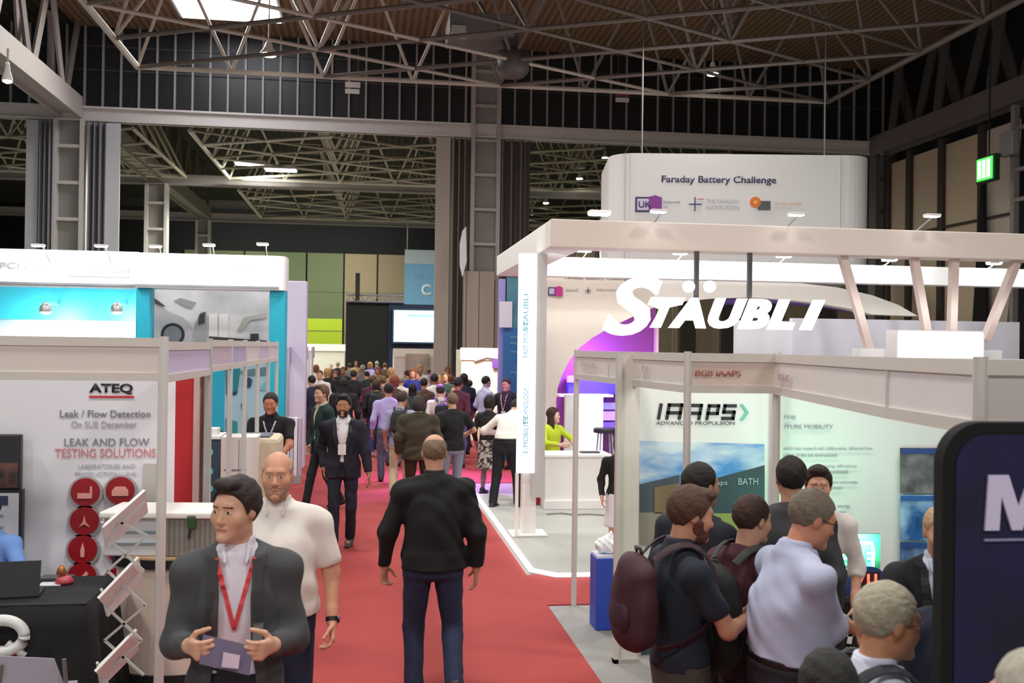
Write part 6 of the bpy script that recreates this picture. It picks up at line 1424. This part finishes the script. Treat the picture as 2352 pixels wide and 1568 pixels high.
person(label='person in a loose olive brown jacket with hood seen from behind on the carpet', pos=spot(962, 908, 1.66), face=-3, h=1.66, w=1.2, fat=.04, res=.011, seed=16, hair=('#3a3130', 'hood'), z0=.012, top=dict(kind='sweater', color='#3d3628', hem=.80, grow=.04, amp=.008), legs=('trousers', '#3b2a22'), feet={'R': (.1, -.1, .03), 'L': (-.1, .1, 0)})
person(label='man in a black t-shirt and grey jeans seen from behind right of the olive jacket', pos=spot(1040, 902, 1.67), face=12, h=1.67, w=1.08, res=.011, seed=17, hair=('#6a5645', 'short'), z0=.012, top=dict(kind='t_shirt', color='#111216', hem=.86, grow=.026), legs=('trousers', '#8b93a8'), shoes='#c9a9a0', arms={'R': ((.25, .25, 1.05), (1, -.8, 0))})
p10b = person(label='person in a cream shirt with black straps between the olive jacket and the black t-shirt', pos=spot(1012, 882, 1.68), face=5, h=1.68, res=.012, seed=18, hair=('#2b1f1c', 'short'), z0=.012, top=dict(kind='shirt', color='#d5cdbf'), legs=('trousers', '#2a2b35'))
backpack(p10b, 'slim black backpack on the person in the cream shirt', '#15151a', '#101014', h=.36, wdt=.24, dep=.10, res=.013)
person(label='man in a lavender shirt and grey trousers in profile, hand raised to his face', pos=foot(1112, 1052), face=-62, h=1.74, res=.010, seed=19, head=(.05, .05, 0), hair=('#171412', 'short'), z0=.012, skin='#c5a0a8', top=dict(kind='shirt', color='#c3c4e8', hem=.95, collar='#c3c4e8'), legs=('trousers', '#45475a'), arms={'R': ((.10, .30, 1.40), (.8, -.2, -1)), 'L': ((-.24, .12, .92), (-.5, -1, 0))})
person(label='man in a black suit with lanyard facing left in front of the blue sign panel', pos=spot(1165, 868, 1.76), face=140, h=1.76, w=1.08, res=.010, seed=20, head=(.1, .12, 0), hair=('#2a1c1c', 'short'), skin='#b98474', z0=.012, top=JK('#15161f'), under=dict(color='#3a2740'), legs=('trousers', '#15151c'), lanyard=dict(color='#c9b9b0', z=1.12, badge='#e5ddd0'), arms={'R': ((.2, .3, 1.0), (1, -.6, 0))})
person(label='woman in a black top and black and white patterned skirt near the canopy', pos=foot(1120, 1138), face=-30, h=1.58, res=.011, seed=21, hair=('#1d1716', 'bob'), z0=.012, top=dict(kind='t_shirt', color='#191618', sleeve=1.9, hem=.94), legs=('skirt', MW('#2c2b26', '#bdb6aa', 'noise', 16, .8, lo=.45, hi=.55)), shoes='#191722', skin='#8a6b78')
person(label='man in a white shirt and black trousers bending forward beside the canopy pillar', pos=foot(1160, 1170), face=-25, h=1.76, w=1.1, fat=.03, res=.009, seed=22, lean=.70, head=(-.2, .75, 0), hair=('#2d2522', 'short'), z0=.012, belt=True, top=dict(kind='shirt', color='#ece6df', hem=.99, collar='#ece6df'), legs=('trousers', '#1a1b22'), feet={'R': (.17, .08, 0), 'L': (-.17, -.06, 0)}, arms={'R': ((.22, .42, 1.05), (1, -.4, -.4)), 'L': ((-.22, .40, 1.05), (-1, -.4, -.4))})
# woman at the reception counter (sitting on a tall chair)
pw_ = PY(1268, 960, 15.55)
person(label='seated woman with long dark hair and a lime yellow top behind the white reception counter', pos=(pw_.x, 15.55), face=215, h=1.66, res=.0095, seed=23, z0=.10, hipdrop=.36, head=(.5, 0, 0), hair=('#3a211b', 'long'), skin='#e0b5a0', top=dict(kind='shirt', color='#bfd130', hem=.5, sleeve=1.8), legs=('trousers', '#20242c'), feet={'R': (.1, .42, .0), 'L': (-.1, .42, 0)}, arms={'R': ((.15, .35, 1.0-.2), (1, -.5, -.3)), 'L': ((-.15, .35, .85), (-1, -.5, -.3))})
person(label='person in black top and pale skirt half hidden behind the poster wall end', pos=(PY(1424, 1005, 10.9).x, 10.9), face=175, h=1.40, res=.012, seed=24, hair=('#151214', 'bob'), top=dict(kind='t_shirt', color='#141417', sleeve=1.9, hem=.9), legs=('skirt', '#d9d2d8'))
# right group
i16 = person(label='bearded man in a navy polo shirt wearing a maroon backpack, in profile', pos=spot(1566, 1112, 1.73), face=-84, h=1.73, w=1.02, res=.0068, seed=31, head=(-.12, .20, 0), skin='#c08a70', hair=('#4d3526', 'quiff'), beard='#5c3223',
    top=dict(kind='polo_shirt', color='#1d2430', collar='#242b38', hem=.92), legs=('trousers', '#4a463f'), lanyard=dict(color='#e2ddd4', z=1.15, w=.018), arms={'R': ((.06, .32, 1.13), (1, -.5, -.8)), 'L': ((-.05, .33, 1.12), (-1, -.5, -.8))}, hands={'R': dict(curl=.7)})
backpack(i16, 'maroon backpack on the bearded man in the navy polo shirt', '#3d1a24', '#331520', h=.42, wdt=.31, dep=.16, res=.008, zc=1.23)
person(label='man with black hair in a dark suit facing the building photograph on the wall', pos=spot(1602, 1058, 1.75), face=-60, h=1.75, w=1.04, res=.008, seed=32, head=(-.1, .0, 0), skin='#b98a72', hair=('#1b1512', 'short'), top=JK('#1a1e29'), under=dict(color='#d9dce6'), legs=('trousers', '#181b26'))
i18 = person(label='brown haired person in a maroon top with a black backpack, seen from behind', pos=spot(1716, 1128, 1.66), face=-64, h=1.65, w=1.0, res=.0075, seed=33, head=(-.1, .12, 0), hair=('#3c261c', 'short'), top=dict(kind='sweater', color='#4a1f2b'), legs=('trousers', '#22252e'), arms={'R': ((.1, .3, 1.05), (1, -.5, -.5))})
backpack(i18, 'large black backpack with small pale emblem on the person in the maroon top', '#1e211f', '#262a28', h=.50, wdt=.36, dep=.22, res=.008, zc=1.16, mark='#b9bdbb')
person(label='large grey haired man in a pale blue shirt with folded arms at right', pos=spot(1800, 1112, 1.755), face=-86, h=1.755, w=1.12, fat=.07, res=.0066, seed=34, lean=.13, head=(-.12, .36, 0), skin='#c08468', hair=('#6f6558', 'short'), glasses='#17181c',
    belt=True, top=dict(kind='shirt', color='#b7bcd8', hem=1.0, collar='#b7bcd8', grow=.022, amp=.006, sleeve=1.85), legs=('trousers', '#232228'), arms={'R': ((-.10, .33, 1.10), (1, -.3, -1)), 'L': ((.10, .30, 1.13), (-1, -.3, -1))}, hands={'R': dict(curl=.6, dir=(-1, .25, .1), palm=(0, -1, 0)), 'L': dict(curl=.6, dir=(1, .2, .1), palm=(0, -1, 0))})
person(label='man with short black hair in a charcoal jacket seen from behind at the demonstration table', pos=spot(1818, 1044, 1.765), face=-24, h=1.765, w=.95, res=.0085, seed=35, head=(.2, 0, 0), hair=('#1c1613', 'short'), skin='#b8866c', top=dict(kind='sweater', color='#3a3a3e', hem=.82, grow=.03), legs=('trousers', '#26262b'))
person(label='dark haired man in a white shirt facing the camera beside the wall text', pos=spot(1880, 1066, 1.655), face=150, h=1.655, w=.95, res=.0085, seed=36, head=(.12, .05, 0), hair=('#2a1c16', 'quiff'), skin='#d29a80', top=dict(kind='shirt', color='#e4dad6', collar='#e4dad6', sleeve=1.3), legs=('trousers', '#17181c'), arms={'R': ((.1, .3, 1.1), (1, -.5, -.5))})
i22 = person(label='grey haired man with thin glasses and white collar shirt in profile at the bottom right', pos=spot(2014, 1330, 1.65), face=-84, h=1.65, w=1.04, fat=.02, res=.0062, seed=37, head=(-.08, .14, 0), skin='#c28a68', hair=('#a8a08c', 'short'), glasses='#6a4a3a',
    top=dict(kind='shirt', color='#dcdff0', collar='#cfd3ea'), legs=('trousers', '#23252f'))
backpack(i22, 'small dark backpack with black shoulder straps on the grey haired man at the bottom right', '#1b1d24', '#20242e', h=.36, wdt=.26, dep=.11, res=.009, zc=1.25)
person(label='fair haired man in a dark suit with raised hands beside the totem sign', pos=spot(2158, 1156, 1.64), face=158, h=1.64, w=1.05, res=.0078, seed=38, head=(.1, .08, 0), skin='#cf9a80', hair=('#b39878', 'thin'), top=JK('#171a20'), under=dict(color='#ced6ea'), legs=('trousers', '#15171c'), arms={'R': ((.14, .34, 1.18), (1, -.6, -.6)), 'L': ((.02, .34, 1.15), (-1, -.6, -.6))}, hands={'R': dict(curl=.5, dir=(-.6, .5, .4)), 'L': dict(curl=.5, dir=(.6, .5, .4))})
person(label='person in a navy suit mostly hidden behind the dark totem sign', pos=(PY(2200, 1300, 3.6).x, 3.6), face=-20, h=1.62, w=1.12, res=.009, seed=39, hair=('#3a3230', 'short'), top=dict(kind='sweater', color='#1c2438', hem=.8, grow=.035), legs=('trousers', '#1a2032'))
person(label='grey haired person cut off by the right edge in front of the totem sign', pos=(PY(2425, 1400, 1.75).x, 1.75), face=20, h=1.79, w=1.0, res=.0085, seed=40, hair=('#a59f92', 'short'), top=dict(kind='sweater', color='#22232c'), legs=('trousers', '#1b1d25'))
person(label='dark haired person at the bottom edge, only the crown of the head in view', pos=(PY(1905, 1535, 2.62).x, 2.62), face=-20, h=1.52, w=.95, res=.0085, seed=41, hair=('#1a1918', 'bob'), top=dict(kind='sweater', color='#16171b'), legs=('trousers', '#1b1d25'))
person(label='seated person in a bright blue shirt at the left edge behind the dark laptop', pos=(PY(-28, 1250, 7.55).x, 7.55), face=165, h=1.72, res=.0085, seed=42, hipdrop=.44, hair=('#3b2b22', 'short'), top=dict(kind='shirt', color='#6f96d8', collar='#6f96d8', hem=.40), legs=('trousers', '#22242c'), feet={'R': (.1, .35, 0), 'L': (-.1, .35, 0)}, arms={'R': ((.2, .3, .74), (1, -.5, -.5)), 'L': ((-.18, .3, .74), (-1, -.5, -.5))})

# far crowd
tops = [('black jacket', '#17171c', 'sweater'), ('navy jacket', '#1d2238', 'sweater'), ('white shirt', '#d9d4d4', 'shirt'), ('grey sweater', '#6a6668', 'sweater'), ('brown jacket', '#54402e', 'sweater'), ('maroon top', '#4f2230', 'sweater'), ('lilac shirt', '#b3a8dd', 'shirt'), ('dark green coat', '#1d3b33', 'sweater'), ('tan jacket', '#8c7350', 'sweater'), ('royal blue top', '#23308a', 'sweater')]
hairs = [('dark hair', '#1d1614', 'short'), ('brown hair', '#5a3b26', 'short'), ('grey hair', '#8d8880', 'short'), ('auburn hair', '#7d4428', 'bob'), ('fair hair', '#a98455', 'bob'), ('long black hair', '#17110f', 'long')]
crowd = [  # u, v of the crown, top, hair, facing
 (717, 862, 1, 0, 40), (735, 850, 2, 1, 160), (752, 846, 0, 4, 20), (770, 852, 5, 3, 180), (788, 842, 0, 1, 175), (803, 834, 3, 0, 10), (818, 829, 8, 1, 170), (812, 850, 0, 0, 0), (790, 868, 0, 5, 5),
 (833, 838, 3, 2, 0), (843, 852, 7, 0, 30), (856, 862, 5, 1, -20), (868, 842, 8, 3, 180), (884, 833, 4, 1, 0), (898, 845, 8, 4, 20), (880, 866, 2, 1, 10), (906, 862, 4, 3, -10), (921, 863, 2, 2, 0), (936, 850, 7, 0, 60),
 (893, 880, 6, 0, 5), (948, 846, 8, 3, 175), (962, 852, 1, 1, 120), (974, 868, 4, 0, 10), (948, 882, 7, 5, 20), (985, 846, 6, 1, 0), (998, 858, 0, 0, 15), (1009, 862, 3, 4, 170), (1022, 855, 0, 1, 180),
 (1036, 860, 9, 3, 10), (1052, 866, 1, 0, -30), (1046, 884, 5, 1, 150), (1066, 858, 0, 5, 0), (1078, 872, 9, 0, 40), (1090, 862, 1, 1, 0), (1104, 850, 2, 0, 0), (1118, 853, 3, 1, 20), (1076, 853, 4, 2, 170), (866, 829, 9, 0, 0), (932, 836, 4, 2, 0), (850, 832, 6, 4, 180),
 (760, 836, 3, 2, 170), (776, 830, 5, 0, 10), (965, 838, 2, 4, 180), (1028, 842, 6, 0, 170), (1060, 842, 8, 1, 0), (726, 838, 9, 1, 0)]
seen = set()
for k, (u, v, ti, hi_, fc_) in enumerate(crowd):
    free = [((ti+d) % len(tops), (hi_+e) % len(hairs)) for e in range(len(hairs)) for d in range(len(tops)) if ((ti+d) % len(tops), (hi_+e) % len(hairs)) not in seen]
    ti, hi_ = free[0]
    seen.add((ti, hi_))
    tn_, tcol, tk = tops[ti]; hn, hcol, hst = hairs[hi_]; hh = 1.66+.13*random.random()
    view = 'seen from behind' if abs(fc_) < 60 else ('facing the camera' if fc_ > 140 else 'seen from the side')
    best = None
    for hc_ in [hh]+[1.58+.02*q_ for q_ in range(13)]:
        x, y = spot(u, v, hc_)
        if y > 46: x, y = PY(u, v, 46).x, 46
        dm = min(math.hypot(x-o_.location.x, y-o_.location.y) for o_ in C.objects if o_.parent is None and o_.get('category') == 'person')
        if best is None or dm > best[0]: best = (dm, x, y, hc_)
        if dm > .58: break
    _, x, y, hh = best
    person(label='crowd member with %s and %s, %s' % (hn, tn_, view), group='crowd filling the far end of the carpet', pos=(x, y), face=fc_+random.uniform(-12, 12), h=hh, w=random.uniform(.95, 1.1), res=.015 if y < 24 else .02, seed=100+k,
        skin=random.choice(['#c9967c', '#d3a48a', '#b37c60', '#8f5f48']), hair=(hcol, hst), top=dict(kind=tk, color=tcol), legs=('trousers', random.choice(['#1c1d26', '#2b3150', '#3a3532', '#55586a'])), z0=.012,
        feet={'R': (.1, random.uniform(-.15, .15), 0), 'L': (-.1, random.uniform(-.15, .15), 0)})
